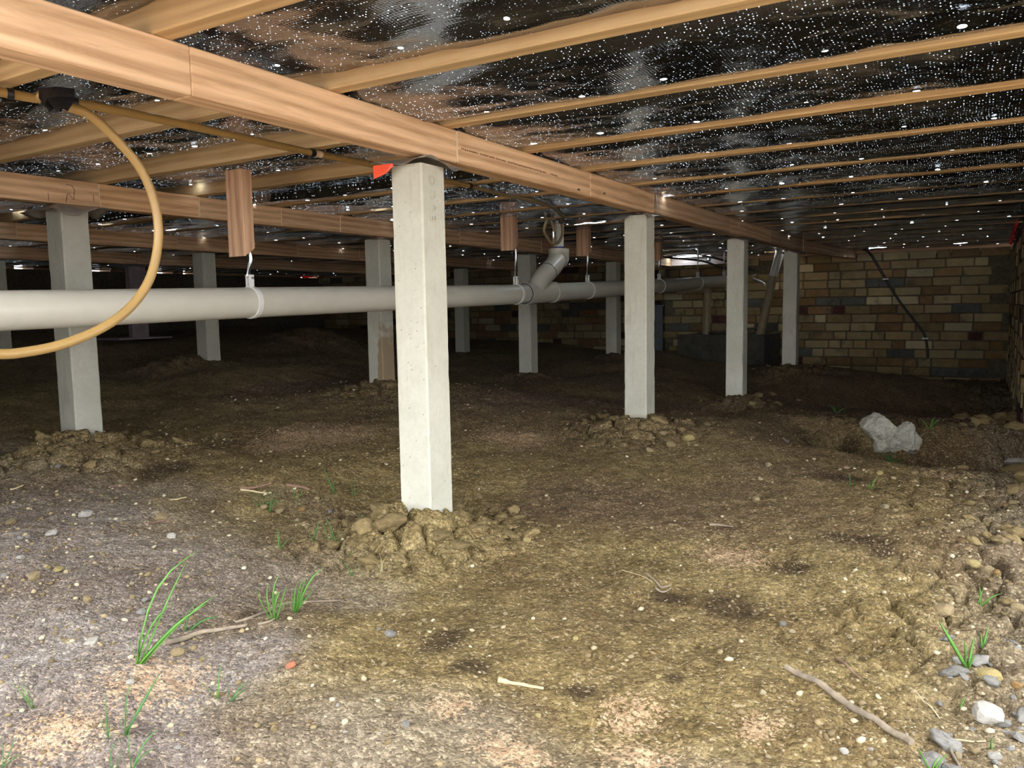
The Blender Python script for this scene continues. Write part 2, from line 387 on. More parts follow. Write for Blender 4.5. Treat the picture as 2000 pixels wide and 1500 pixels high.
def worley(x, y, seed=0):
    xi = np.floor(x).astype(int); yi = np.floor(y).astype(int)
    f1 = np.full(x.shape, 9.0); f2 = np.full(x.shape, 9.0); cid = np.zeros(x.shape)
    for dx in (-1, 0, 1):
        for dy in (-1, 0, 1):
            cx, cy = xi + dx, yi + dy
            px = cx + _LAT[(cx + seed) & 255, (cy * 7 + 3) & 255]; py = cy + _LAT[(cx * 5 + 11) & 255, (cy + seed) & 255]
            d = np.hypot(x - px, y - py); new = d < f1
            f2 = np.where(new, f1, np.minimum(f2, d)); cid = np.where(new, _LAT[(cx * 3 + 1) & 255, (cy * 3 + seed) & 255], cid); f1 = np.where(new, d, f1)
    return f1, f2, cid
def gbase(x, y):
    x = np.asarray(x, float); y = np.asarray(y, float)
    num = np.zeros_like(x); den = np.zeros_like(x)
    for lx, ly, lz in LEVELS:
        w = 1.0 / ((x - lx) ** 2 + (y - ly) ** 2 + .12) ** 2
        num += w * lz; den += w
    z = num / den
    for mx, my, mh, mr in MOUNDS:
        d = np.hypot(x - mx, y - my) / mr
        z = z + mh * np.exp(-d ** 2 * 1.4)
    # trench on the right, with a bank behind it
    e = 3.35 + .12 * (x + .9) + .14 * vnoise(x * 2.1 + 9, y * .7)
    t = sstep(-1.05, -.6, x) * sstep(e, e + .5, y) * (1 - sstep(4.17 + .1 * vnoise(x * 5, x * 3), 4.40 + .1 * vnoise(x * 5, x * 3), y))
    z = z - .14 * t + .045 * sstep(-1.3, -.7, x) * sstep(4.2, 4.5, y) * (1 - sstep(4.6, 5.6, y))
    return z
def ground(x, y):
    x = np.asarray(x, float); y = np.asarray(y, float)
    z = gbase(x, y)
    z = z + .05 * vnoise(x * 1.3, y * 1.3) + .03 * vnoise(x * 3.7 + 5, y * 3.7) + .014 * vnoise(x * 9, y * 9 + 3)
    z = z + .009 * vnoise(x * 23, y * 23) + .0065 * vnoise(x * 55 + 2, y * 55)
    rough = .9 * sstep(-.4, .1, x + .2 * vnoise(x * 3, y * 3)) * sstep(1.2, 1.8, y)
    for mx, my, mh, mr in MOUNDS:
        rough = np.maximum(rough, np.exp(-(((x - mx) ** 2 + (y - my) ** 2) / (mr * 1.3) ** 2) ** 1.5))
    rough = np.maximum(rough, .5 * sstep(-1.0, -.7, x) * sstep(3.9, 4.1, y) * (1 - sstep(4.6, 5.4, y)))
    wx = x + .03 * vnoise(x * 14, y * 14); wy = y + .03 * vnoise(x * 14 + 7, y * 14 + 31)
    f1, f2, c = worley(wx * 10.5, wy * 10.5, 5)
    g1, g2, c2 = worley(wx * 34, wy * 34, 9)
    big = (sstep(0, .22, f2 - f1) * (.55 + .75 * c) - .75) * .040 + .012 * vnoise(x * 40, y * 40)
    sml = (sstep(0, .4, g2 - g1) * (.3 + .9 * c2) - .55) * .013
    z = z + rough * (big + .55 * sml) + .28 * sml * (1 - rough) * sstep(-.1, .25, vnoise(x * 2.2 + 3, y * 2.2))
    return z
def gz(x, y):
    return float(ground(np.array([x]), np.array([y]))[0])

def soft(x, y, spots):
    m = np.zeros_like(x)
    for sx, sy, rx, ry in spots:
        m = np.maximum(m, np.exp(-(((x - sx) / max(rx, .02)) ** 2 + ((y - sy) / max(ry, .03)) ** 2)))
    return m
STONES=[ (-0.259,2.653,0.0175,'c'),(-0.227,2.611,0.0109,'t'),(-0.127,2.924,0.0169,'c'),(-0.697,3.013,0.0174,'c'),(-0.691,2.865,0.0120,'c'),(-0.568,3.203,0.0110,'c'),(-0.748,3.556,0.0124,'g'),(-0.444,3.184,0.0136,'p'),(-0.463,3.129,0.0086,'c'),(-0.322,3.105,0.0167,'y'),(-0.275,3.076,0.0101,'c'),(-0.213,3.179,0.0130,'t'),(-0.641,2.596,0.0202,'t'),(0.016,1.439,0.0241,'w'),(0.040,1.442,0.0124,'g'),(0.027,1.296,0.0127,'w'),(0.004,1.305,0.0099,'t'),(-0.018,1.278,0.0090,'c'),(-0.062,1.879,0.0242,'t'),(-0.039,2.333,0.0174,'b'),(0.057,2.173,0.0183,'b'),(0.036,2.168,0.0135,'o'),(0.057,2.424,0.0299,'t'),(-0.010,2.200,0.0226,'y'),(0.017,2.183,0.0186,'t'),(0.074,1.934,0.0162,'t'),(0.060,1.534,0.0113,'o'),(0.019,1.536,0.0176,'y'),(-0.033,1.300,0.0077,'c'),(0.061,1.383,0.0118,'g'),(-0.672,1.333,0.0085,'y'),(-0.599,1.054,0.0070,'y'),(-0.996,1.274,0.0054,'c'),(-0.988,1.251,0.0053,'c'),(-1.007,1.177,0.0123,'g'),(-1.041,1.183,0.0062,'g'),(-0.747,0.904,0.0079,'g'),(-0.813,0.929,0.0045,'c'),(-0.891,0.906,0.0033,'w'),(-0.862,1.383,0.0055,'c'),(-1.068,1.832,0.0141,'y'),(-1.249,1.522,0.0084,'y'),(-1.100,1.695,0.0094,'y'),(-0.824,0.852,0.0035,'w'),(-0.601,0.962,0.0046,'c'),(-1.670,0.951,0.0134,'t'),(-1.888,1.011,0.0123,'y'),(-1.870,0.947,0.0189,'t'),(-2.014,0.989,0.0094,'w'),(-1.508,0.815,0.0079,'c'),(-1.459,0.834,0.0138,'w'),(-1.690,1.070,0.0078,'c'),(-1.606,1.015,0.0085,'t'),(-1.585,1.030,0.0085,'g'),(-1.522,0.980,0.0131,'g'),(-1.299,0.904,0.0146,'t'),(-1.389,1.005,0.0095,'t'),(-1.023,0.704,0.0054,'w'),(-1.255,0.780,0.0098,'w'),(-1.611,0.915,0.0049,'w'),(-1.608,0.934,0.0049,'c'),(-1.931,0.911,0.0095,'g'),(-1.064,0.967,0.0102,'r'),(-2.240,1.294,0.0255,'w'),(-2.350,1.137,0.0159,'t'),(-2.732,1.485,0.0159,'g'),(-1.908,1.333,0.0155,'w'),(-2.130,1.130,0.0151,'w'),(-2.155,1.063,0.0107,'g'),(-2.062,1.410,0.0180,'t'),(-1.236,0.911,0.0067,'y'),(-0.598,1.396,0.0061,'y'),(-0.469,1.752,0.0070,'c'),(-0.381,1.684,0.0049,'y'),(-0.325,1.627,0.0079,'c'),(-0.345,1.643,0.0106,'g'),(-0.546,1.309,0.0057,'c'),(-0.547,1.294,0.0037,'c'),(-0.452,1.439,0.0044,'y'),(-0.426,1.560,0.0084,'y'),(-0.457,1.596,0.0054,'y'),(-0.471,1.252,0.0053,'y'),(-0.285,1.296,0.0051,'y'),(-0.300,1.279,0.0059,'c'),(-0.222,1.998,0.0061,'c'),(-0.221,1.674,0.0062,'c'),(-0.222,1.551,0.0087,'t'),(-0.182,1.590,0.0078,'t'),(-0.040,1.946,0.0079,'t'),(-0.086,1.274,0.0054,'w'),(-0.158,1.172,0.0059,'w'),(-0.167,1.145,0.0044,'c'),(-0.126,1.192,0.0037,'w'),(-0.390,1.161,0.0049,'y'),(-0.258,1.077,0.0058,'y'),(-0.249,1.100,0.0044,'c'),(0.084,2.904,0.0194,'t'),(0.063,2.855,0.0159,'o'),(-0.303,4.225,0.0223,'g'),(-0.488,4.059,0.0122,'g'),(-0.631,4.018,0.0173,'t'),(-1.947,1.690,0.0130,'t'),(-1.909,1.718,0.0162,'t'),(-1.939,1.824,0.0118,'y'),(-1.868,1.777,0.0115,'o'),(-1.784,1.816,0.0114,'g'),(-1.675,1.782,0.0126,'t'),(-1.879,1.856,0.0135,'t'),(-1.801,1.691,0.0094,'c'),(-1.054,3.154,0.0276,'y'),(-1.175,3.180,0.0218,'t'),(-1.164,3.003,0.0187,'t'),(-1.104,3.076,0.0231,'t'),(-1.114,3.232,0.0197,'b'),(-1.012,3.124,0.0147,'c'),(-1.314,3.207,0.0246,'b'),(-1.331,5.420,0.0347,'y'),(-1.264,5.572,0.0318,'b'),(-1.212,4.817,0.0217,'y'),(-1.113,5.121,0.0162,'c'),(-1.085,5.529,0.0207,'c') ]
TUFTS=[ (-1.305,0.828,[(0.067,0.106,0.196),(0.030,0.048,0.101),(-0.013,-0.021,0.046),(0.010,0.016,0.060),(0.061,0.097,0.091),(0.042,0.067,0.180),(0.067,0.106,0.104)]),
(-1.365,0.972,[(-0.009,-0.012,0.037),(0.011,0.016,0.055),(0.034,0.047,0.019),(0.008,0.011,0.043)]),
(-1.246,1.093,[(0.009,0.010,0.100),(-0.020,-0.023,0.073),(-0.008,-0.009,0.053),(0.016,0.018,0.065),(0.023,0.026,0.074),(-0.001,-0.001,0.079),(0.011,0.012,0.055)]),
(-1.258,1.161,[(0.035,0.038,0.092),(0.020,0.022,0.075),(0.009,0.010,0.066),(0.002,0.002,0.050),(0.016,0.017,0.037),(0.028,0.030,0.046),(-0.009,-0.010,0.052)]),
(-1.115,0.680,[(0.008,0.013,0.086),(0.034,0.056,0.089),(-0.007,-0.012,0.012),(0.012,0.019,0.031)]),
(-1.118,0.657,[(0.004,0.007,0.076),(0.006,0.010,0.043),(-0.003,-0.005,0.039)]),
(-1.105,0.837,[(-0.001,-0.001,0.061),(-0.014,-0.019,0.040),(0.005,0.006,0.033)]),
(-1.081,0.847,[(0.022,0.028,0.031),(-0.001,-0.001,0.035),(0.026,0.033,0.019)]),
(-1.193,0.540,[(0.000,0.000,0.054),(0.005,0.010,0.047),(0.007,0.015,0.010)]),
(-1.322,0.652,[(-0.010,-0.020,0.056),(-0.007,-0.014,0.046),(-0.002,-0.004,0.056),(-0.013,-0.027,0.041)]),
(-1.054,0.621,[(-0.002,-0.004,0.044),(0.007,0.012,0.046),(0.003,0.006,0.029)]),
(-1.032,0.633,[(0.004,0.006,0.056),(0.024,0.039,0.053),(0.011,0.018,0.021)]),
(0.001,1.960,[(-0.008,0.000,0.039),(0.033,-0.000,0.029),(0.004,-0.000,0.033),(0.024,-0.000,0.008)]),
(-0.013,1.572,[(-0.050,-0.000,0.078),(0.003,0.000,0.056),(-0.009,-0.000,0.047),(0.007,0.000,0.026)]),
(0.008,1.647,[(0.004,-0.000,0.049),(0.017,-0.000,0.020),(-0.003,0.000,0.038),(0.014,-0.000,0.012)]),
(-0.047,1.206,[(-0.011,-0.000,0.034),(0.005,0.000,0.019),(0.014,0.001,0.026)]),
(-1.862,1.919,[(-0.037,-0.036,0.108),(0.003,0.003,0.056),(-0.015,-0.015,0.048),(-0.006,-0.006,0.039)]),
(-1.814,1.957,[(0.010,0.009,0.064),(-0.008,-0.007,0.039),(0.013,0.012,0.029)]),
(-1.635,1.467,[(-0.008,-0.009,0.044),(0.007,0.008,0.056),(-0.004,-0.004,0.051),(0.012,0.013,0.020)]),
(-1.964,1.691,[(-0.016,-0.019,0.060),(-0.007,-0.008,0.051),(0.019,0.022,0.056),(0.038,0.044,0.011)]),
(-1.924,1.690,[(0.017,0.020,0.063),(0.005,0.005,0.048),(0.022,0.025,0.038)]),
(-1.939,1.812,[(-0.004,-0.004,0.048),(0.009,0.010,0.038),(0.029,0.031,0.019)]),
(-1.594,1.553,[(0.004,0.004,0.060),(-0.006,-0.006,0.032),(0.018,0.019,0.044)]),
(-1.528,1.570,[(-0.022,-0.021,0.096),(-0.013,-0.012,0.074),(0.018,0.018,0.049),(-0.003,-0.003,0.058)]),
(-1.432,1.517,[(0.010,0.010,0.019),(0.034,0.032,0.010),(-0.004,-0.004,0.021)]),
(-1.326,1.416,[(-0.024,-0.022,0.047),(-0.014,-0.013,0.037),(0.003,0.002,0.035),(-0.002,-0.002,0.023)]),
(-1.518,1.654,[(0.014,0.013,0.036),(0.024,0.022,0.024),(0.007,0.007,0.030)]),
(-0.336,2.929,[(0.026,0.003,0.050),(-0.013,-0.002,0.011),(0.010,0.001,0.031)]),
(-0.398,2.923,[(-0.004,-0.001,0.045),(0.008,0.001,0.028)]),
(-1.266,1.455,[(-0.004,-0.003,0.046),(0.008,0.007,0.038)]),
(-0.020,1.459,[(0.004,0.000,0.014),(-0.006,-0.000,0.008)]),
(0.027,1.319,[(0.004,-0.000,0.017),(-0.004,0.000,0.011)]) ]
TWIGS={ 'stick':[(-0.289,1.401),(-0.255,1.385),(-0.207,1.349),(-0.155,1.311),(-0.115,1.282),(-0.077,1.252)],
'twig1':[(-0.221,1.513),(-0.192,1.468),(-0.171,1.435)],
'pale':[(-0.712,1.113),(-0.690,1.124),(-0.660,1.125),(-0.631,1.130)],
'root1':[(-1.341,0.905),(-1.335,0.970),(-1.305,1.007),(-1.273,1.044)],
'root2':[(-1.307,1.046),(-1.287,1.083),(-1.306,1.155),(-1.289,1.228),(-1.254,1.297)],
'root3':[(-1.256,1.062),(-1.239,1.081),(-1.259,1.119)],
'fork':[(-0.694,1.762),(-0.647,1.718),(-0.633,1.707),(-0.620,1.730)],
'fork2':[(-0.643,1.695),(-0.625,1.691),(-0.616,1.720)],
'fiber':[(-0.770,1.793),(-0.704,1.748),(-0.660,1.718)],
'rootr':[(-0.085,1.454),(-0.068,1.426),(-0.047,1.396)],
'root4':[(-0.037,1.328),(-0.013,1.334),(0.017,1.346)],
'root5':[(-0.034,1.328),(-0.025,1.276),(-0.014,1.243)],
'far':[(-0.607,3.915),(-0.573,4.020),(-0.527,4.046),(-0.474,3.948)],
'bark1':[(-2.114,1.738),(-2.085,1.781),(-2.067,1.832)],
'bark2':[(-2.020,1.856),(-1.970,1.877),(-1.941,1.883)],
'bark3':[(-2.104,1.734),(-2.041,1.764),(-2.004,1.774)],
's4':[(-2.188,1.531),(-2.182,1.558),(-2.180,1.584)],
's5':[(-2.034,1.349),(-2.037,1.383),(-2.033,1.406)],
's6':[(-2.472,1.510),(-2.479,1.550),(-2.422,1.550)],
'sfar':[(-0.690,2.255),(-0.656,2.268),(-0.621,2.250)],
'y1':[(-2.681,1.303),(-2.679,1.318),(-2.686,1.346)] }
STAINS=[ (-0.878,1.187,0.059,0.100),(-0.778,1.120,0.041,0.050),(-0.612,1.675,0.070,0.060),(-0.480,1.706,0.109,0.090),(-0.280,2.270,0.111,0.100),(-0.386,2.001,0.076,0.080),(-0.576,1.134,0.034,0.040),(-1.326,1.090,0.032,0.030),(-0.444,3.008,0.148,0.070),(-0.732,4.118,0.064,0.060),(-0.602,4.209,0.064,0.080),(-0.464,1.270,0.018,0.020),(-2.465,1.726,0.109,0.150),(-0.222,2.199,0.066,0.050) ]
SAW=[ (-0.556,2.019,0.127,0.120),(-1.805,2.977,0.228,0.250),(-2.532,2.516,0.340,0.300),(-1.235,0.810,0.135,0.120),(-1.204,0.631,0.095,0.100),(-0.472,1.129,0.066,0.080),(-0.579,0.940,0.090,0.060),(-0.414,1.026,0.089,0.060),(-0.283,1.178,0.047,0.060),(-0.726,0.992,0.050,0.050),(-0.149,3.297,0.114,0.100),(-2.481,2.289,0.212,0.200) ]


# ------------------------------------------------------------------ the setting
def axis(stops):
    out = []
    for (a, b, s) in stops:
        n = max(1, int(round((b - a) / s))); out += list(np.linspace(a, b, n, endpoint=False))
    out.append(stops[-1][1]); return np.array(out)
gx = axis([(-12, -8.8, .4), (-8.8, -5, .07), (-5, -3.2, .035), (-3.2, -2.2, .016), (-2.2, .35, .0072), (.35, 2, .05), (2, 8, .5)])
gy = axis([(-9, -1.5, .5), (-1.5, .4, .06), (.4, 2.6, .0072), (2.6, 4.4, .013), (4.4, 6.5, .03), (6.5, 9.2, .05), (9.2, 14, .5)])
XX, YY = np.meshgrid(gx, gy); ZZ = ground(XX, YY)
nx, ny = len(gx), len(gy)
co = np.stack([XX, YY, ZZ], -1).reshape(-1, 3)
ii = np.arange(nx * ny).reshape(ny, nx)
quads = np.stack([ii[:-1, :-1], ii[:-1, 1:], ii[1:, 1:], ii[1:, :-1]], -1).reshape(-1, 4)
def grid_mesh(name, co, quads):
    me = bpy.data.meshes.new(name)
    me.vertices.add(len(co)); me.vertices.foreach_set('co', co.astype(np.float32).ravel())
    me.loops.add(quads.size); me.loops.foreach_set('vertex_index', quads.astype(np.int32).ravel())
    me.polygons.add(len(quads)); me.polygons.foreach_set('loop_start', np.arange(0, quads.size, 4, dtype=np.int32))
    me.update(calc_edges=True); me.polygons.foreach_set('use_smooth', np.ones(len(quads), bool)); me.validate()
    return me
gm = grid_mesh('floor', co, quads)
def attr(me, name, vals):
    a = me.attributes.new(name, 'FLOAT', 'POINT'); a.data.foreach_set('value', np.asarray(vals, np.float32).ravel())
wob = .35 * vnoise(XX * 6, YY * 6)
attr(gm, 'stain', np.clip(soft(XX + .06 * vnoise(XX * 7, YY * 7), YY + .06 * vnoise(XX * 7 + 50, YY * 7), STAINS) + 0 * wob, 0, 1))
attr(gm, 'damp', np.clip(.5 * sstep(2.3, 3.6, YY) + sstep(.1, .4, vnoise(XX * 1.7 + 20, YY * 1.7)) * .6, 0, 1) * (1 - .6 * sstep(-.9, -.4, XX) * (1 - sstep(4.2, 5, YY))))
attr(gm, 'clay', np.clip(soft(XX, YY, [(m[0], m[1], m[3] * 1.35, m[3] * 1.35) for m in MOUNDS[:8]]) * 1.4, 0, 1) * .8)
attr(gm, 'saw', np.clip(soft(XX, YY, SAW), 0, 1))
attr(gm, 'grey', np.clip(sstep(-.95, -1.4, XX + .35 * (YY - 1.0) + wob) * .9 * (1 - sstep(1.15, 1.9, YY + wob)) + sstep(1.1, .85, YY + wob * .5) * .5 + sstep(-.15, .1, XX) * .4, 0, 1))
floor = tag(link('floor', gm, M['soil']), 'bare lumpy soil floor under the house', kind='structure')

ZB, ZT = .9647, 1.0569          # underside and top of the bearers
JY = [.991 - .45 + .45 * i for i in range(18)]
JW, JH = .045, .09
WALL_Y, WALL_L, WALL_R = 8.6, -8.5, .15

# foil blanket sagging between the joists
fx = axis([(WALL_L - .1, -3, .06), (-3, .32, .022)])
fy = axis([(EDGE, 4.5, .015), (4.5, WALL_Y + .14, .03)])
FX, FY = np.meshgrid(fx, fy)
u = ((FY - (JY[0] - JW / 2)) / .45) % 1.0 - .5          # 0 in mid bay, +-.5 on a joist
edge = np.abs(u) * 2
bay = np.floor((FY - (JY[0] - JW / 2)) / .45)
sag = .5 + .5 * np.sin(FX * 2.3 + bay * 1.9) * .6 + .5 * vnoise(FX * 1.1 + bay * 3.3, bay * 5.1)
low = sstep(-1.9, -1.2, FX) * sstep(1.1, 1.6, FY) + (FY > 2.6); low = np.clip(low, 0, 1)
FZ = ZT + (.036 - .036 * low) - .012 * sag * (1 - .3 * low) + (.030 - .006 * low) * sstep(.55, .96, edge) * (1.0 - .40 * sag)
FZ += .008 * vnoise(FX * 5, FY * 9) + .006 * vnoise(FX * 14 + 3, FY * 20) + .008 * np.abs(vnoise(FX * 3.1 + FY * 4, FY * 12 - FX * 2))
FZ = np.maximum(FZ, np.where(edge > .86, ZT + .003, ZT - .014))
ii = np.arange(FX.size).reshape(FX.shape)
fq = np.stack([ii[:-1, :-1], ii[1:, :-1], ii[1:, 1:], ii[:-1, 1:]], -1).reshape(-1, 4)
# torn spots where daylight comes straight down
TEARS = [(-1.78, 8.12, .14, .10)]
THIN = [(-2.8, 8.20, .30, .06), (-2.71, 3.17, .05, .022), (-2.12, 4.46, .10, .022), (-3.66, 5.55, .06, .03), (-4.40, 2.30, .05, .025), (-4.36, 2.76, .05, .025), (-4.25, 3.10, .03, .02), (-2.95, 2.27, .03, .014), (-1.30, 3.58, .06, .012), (-.93, 8.3, .08, .03), (-.25, 8.3, .05, .03)]
fc_ = np.stack([FX, FY], -1).reshape(-1, 2)[fq].mean(1); keep = np.ones(len(fq), bool)
for tx, ty, hx_, hy_ in TEARS: keep &= ~((np.abs(fc_[:, 0] - tx) < hx_) & (np.abs(fc_[:, 1] - ty) < hy_))
fq = fq[keep]
thin = np.zeros(FX.shape)
for tx, ty, hx_, hy_ in THIN: thin = np.maximum(thin, ((FX - tx) / hx_) ** 2 + ((FY - ty) / hy_) ** 2 < 1)
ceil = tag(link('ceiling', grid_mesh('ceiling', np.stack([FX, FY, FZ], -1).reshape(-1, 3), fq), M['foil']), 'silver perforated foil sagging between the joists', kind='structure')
attr(ceil.data, 'thin', thin)

# brick walls
brick_me = {}
def brick_mesh(lx, key):
    if (lx, key) not in brick_me:
        bm = bmesh.new(); bmesh.ops.create_cube(bm, size=1)
        bmesh.ops.scale(bm, vec=(lx, .06, .076), verts=bm.verts)
        bmesh.ops.bevel(bm, geom=list(bm.edges), offset=.004, segments=1, affect='EDGES')
        rr = random.Random(key * 7 + int(lx * 1000))
        for v_ in bm.verts: v_.co += Vector((rr.uniform(-1, 1), rr.uniform(-.5, .5), rr.uniform(-1, 1))) * .0022
        me = bm_mesh(bm, 'brick'); me.materials.append(BRICKS[key]); brick_me[(lx, key)] = me
    return brick_me[(lx, key)]
def pick_brick():
    r = R.random()
    return 0 if r < .42 else 1 if r < .66 else 2 if r < .84 else 3 if r < .92 else 4 if r < .965 else 5
def brick_courses(wall, along, face, a0, a1, z0, z1, single, skip=lambda a, z: False):
    """bricks of a wall whose face is at `face`; along='x' faces -Y, along='y' faces -X. single(a, z): a part of its own"""
    row = 0; z = z0; far = {k: bmesh.new() for k in range(6)}; nfar = 0
    while z < z1:
        a = a0 - (.12 if row % 2 else 0) - R.uniform(0, .05)
        while a < a1:
            lx = .225 if R.random() > .16 else .105
            c = a + lx / 2; zc = z + .038; jit = R.uniform(-.003, .004)
            if a + lx < a1 + .03 and c > a0 and not skip(c, zc):
                k = pick_brick(); loc = (c, face + .024 + jit, zc) if along == 'x' else (face + .024 + jit, c, zc)
                rz = 0 if along == 'x' else math.pi / 2
                rot = (R.uniform(-.004, .004), R.uniform(-.006, .006), rz)
                if single(c, zc):
                    link('brick', brick_mesh(lx, k), None, wall, loc, rot)
                else:
                    bm = far[k]; n0 = len(bm.verts); bm.from_mesh(brick_mesh(lx, k)); bm.verts.ensure_lookup_table()
                    mt = Matrix.Translation(loc) @ Matrix.Rotation(rz, 4, 'Z')
                    bmesh.ops.transform(bm, matrix=mt, verts=bm.verts[n0:]); nfar += 1
            a += lx + .011 + R.uniform(-.002, .004)
        z += .0865; row += 1
    me = bpy.data.meshes.new('brickwork'); all_ = bmesh.new()
    for k in range(6):
        n0 = len(all_.faces); tmp = bpy.data.meshes.new('t'); far[k].to_mesh(tmp); far[k].free(); all_.from_mesh(tmp); all_.faces.ensure_lookup_table()
        for fc in all_.faces[n0:]: fc.material_index = k
        bpy.data.meshes.remove(tmp)
    all_.to_mesh(me); all_.free()
    for b in BRICKS: me.materials.append(b)
    if nfar: tag(link('brickwork', me, None, wall), kind='stuff')
    else: bpy.data.meshes.remove(me)
def slab(name, x0, x1, y0, y1, z0, z1, mat, parent=None):
    return link(name, box_mesh(name, x1 - x0, y1 - y0, z1 - z0, 0), mat, parent, ((x0 + x1) / 2, (y0 + y1) / 2, (z0 + z1) / 2))
wb = empty('wall_back', (0, WALL_Y, 0)); tag(wb, 'dark brick wall of mixed tan, grey and plum bricks', kind='structure')
slab('mortar_bed', -3.16, WALL_R + .3, WALL_Y + .007, WALL_Y + .2, -.7, 1.0, M['mortar'], wb)
slab('mortar_bed', WALL_L - .1, -3.28, WALL_Y + .007, WALL_Y + .2, -.7, 1.0, M['mortar'], wb)
brick_courses(wb, 'x', WALL_Y, WALL_L, WALL_R + .02, -.262, .96, lambda a, z: a > -3.9 and z > -.27, lambda a, z: -3.30 < a < -3.14 or (-2.2 < a < -1.86 and z > .88))
slab('closing_board', -3.5, -3.0, WALL_Y + .2, WALL_Y + .25, -.7, 1.2, M['mortar'], wb)
slab('rim_board', WALL_L - .1, WALL_R + .3, WALL_Y + .09, WALL_Y + .14, .95, 1.2, M['bearer'], wb)
wr = empty('wall_right', (WALL_R, 5, 0)); tag(wr, 'brick side wall meeting the back wall at the right edge', kind='structure')
slab('mortar_bed', WALL_R + .007, WALL_R + .2, 4.6, WALL_Y + .2, -.7, 1.035, M['mortar'], wr)
brick_courses(wr, 'y', WALL_R, 4.65, WALL_Y - .01, -.262, .94, lambda a, z: a > 4.9)
slab('mortar_bed', WALL_R + .207, WALL_R + .4, 2.6, 4.70, -.7, 1.035, M['mortar'], wr)
slab('mortar_bed', WALL_R + .03, WALL_R + .21, 4.60, 4.68, -.7, 1.035, M['mortar'], wr)
brick_courses(wr, 'y', WALL_R + .20, 2.62, 4.6, -.262, .94, lambda a, z: False)
wf = empty('wall_left', (WALL_L, 5, 0)); tag(wf, 'far unlit wall behind the rows of stumps', kind='structure')
slab('mortar_bed', WALL_L - .2, WALL_L, EDGE, WALL_Y + .2, -.7, 1.030, M['mortar'], wf)
for a, b in [(EDGE, 4.18), (4.26, 4.33), (4.52, 5.08), (5.36, 5.90), (6.16, 6.30), (6.48, 8.24), (8.57, 8.8)]:
    slab('wall_plate', WALL_L - .2, WALL_L + .01, a, b, 1.03, 1.075, M['bearer'], wf)
slab('wall_plate', WALL_L - .2, WALL_L + .01, EDGE, 8.22, 1.050, 1.2, M['bearer'], wf)
slab('wall_plate', WALL_L - .2, WALL_L + .01, 8.22, 8.8, 1.085, 1.2, M['bearer'], wf)
wfr = empty('wall_front', (-6, EDGE, 0)); tag(wfr, 'closed front wall left of the opening', kind='structure')
slab('mortar_bed', WALL_L - .2, OPEN_L, EDGE - .1, EDGE, -.7, 1.2, M['mortar'], wfr)

# ------------------------------------------------------------------ timber floor frame
for i, y in enumerate(JY):
    if y > WALL_Y: break
    t_ = R.uniform(-.004, .004)
    j = beam('floor_joist', (WALL_L - .05, y - JW / 2 + t_, ZT + JH / 2 + .0005), (WALL_R + .25, y - JW / 2 - t_, ZT + JH / 2 + .0005), JW, JH, M['joist'])
    tag(j, 'sawn timber floor joist in the foil ceiling, %s one counting away from the camera' % ordinal(i), 'joist', 'floor joists')
def bearer(label, xc, joints, rise=0, w=.065):
    b = empty('floor_bearer', (xc, joints[0], ZB)); tag(b, label, 'beam', 'floor bearers')
    for k in range(len(joints) - 1):
        dx = R.uniform(-.0015, .0015)
        beam('board', (xc + dx, joints[k] + .0004, (ZB + ZT) / 2), (xc + dx, joints[k + 1] - .0004, (ZB + ZT) / 2), w, ZT - ZB, M['bearer'], b, .0025)
    return b
bA = bearer('orange brown timber bearer running from the top left corner over the front stumps', -1.3545, [-.3, .42, 1.024, 1.907, 2.789, 3.456, 4.675, 5.685, 6.80])
beam('board', (-1.35, 6.80, (ZB + ZT) / 2), (-1.20, 8.58, (ZB + ZT) / 2 + .012), .065, ZT - ZB, M['bearer'], bA, .0025)
for y in (1.907, 5.685):
    slab('glue_line', -1.3235, -1.3213, y - .003, y + .003, ZB + .003, ZT - .003, M['glue'], bA)
def glue(b, xf, ys):
    for y in ys: slab('glue_line', xf - .002, xf + .0024, y - .002, y + .002, ZB + .004, ZT - .004, M['glue'], b)
bB = bearer('timber bearer of the second stump row, behind the long pipe', -3.010, [.31, 1.854, 2.31, 2.781, 3.19, 4.3, 5.4, 6.5, 7.6, 8.6])
bC = bearer('dim timber bearer of the third stump row', -4.592, [.31, 2.35, 3.35, 4.4, 5.1, 6.3, 8.6])
bD = bearer('nearly black timber bearer of the fourth row, deepest under the house', -6.15, [.31, 2.0, 4.1, 6.2, 8.6])
glue(bB, -2.9775, [1.854, 2.31, 2.781, 3.19, 4.3, 5.4]); glue(bC, -4.5595, [2.35, 3.35, 4.4, 5.1])
# faded print and pencil marks
pv, pf = [], []
yy = 1.925
while yy < 2.53:
    wd_ = R.uniform(.004, .011)
    if not (2.432 < yy < 2.457 or R.random() < .12):
        zc = 1.008 + R.uniform(-.0008, .0008); hh = R.choice((.0055, .0055, .004))
        n0 = len(pv); pv += [(-1.3208, yy, zc - hh / 2), (-1.3208, yy + wd_ * .7, zc - hh / 2), (-1.3208, yy + wd_ * .7, zc + hh / 2), (-1.3208, yy, zc + hh / 2)]; pf.append((n0, n0 + 1, n0 + 2, n0 + 3))
    yy += wd_
tag(link('printed_line', pydata('printed_line', pv, pf), M['ink'], bA), kind='stuff')
def marks(nm, strokes, x, mat, parent, r=.0011):
    for s in strokes:
        tube(nm, [(x, y, z) for y, z in s], r, mat, parent, 5)
marks('pencil_mark', [[(1.658, .998), (1.658, .971)], [(1.722, .970), (1.728, 1.000), (1.734, 1.006), (1.752, .984), (1.757, 1.020), (1.748, 1.036), (1.727, 1.038)], [(1.830, 1.010), (1.832, .984)]], -2.9772, M['pencil'], bB, .0009)
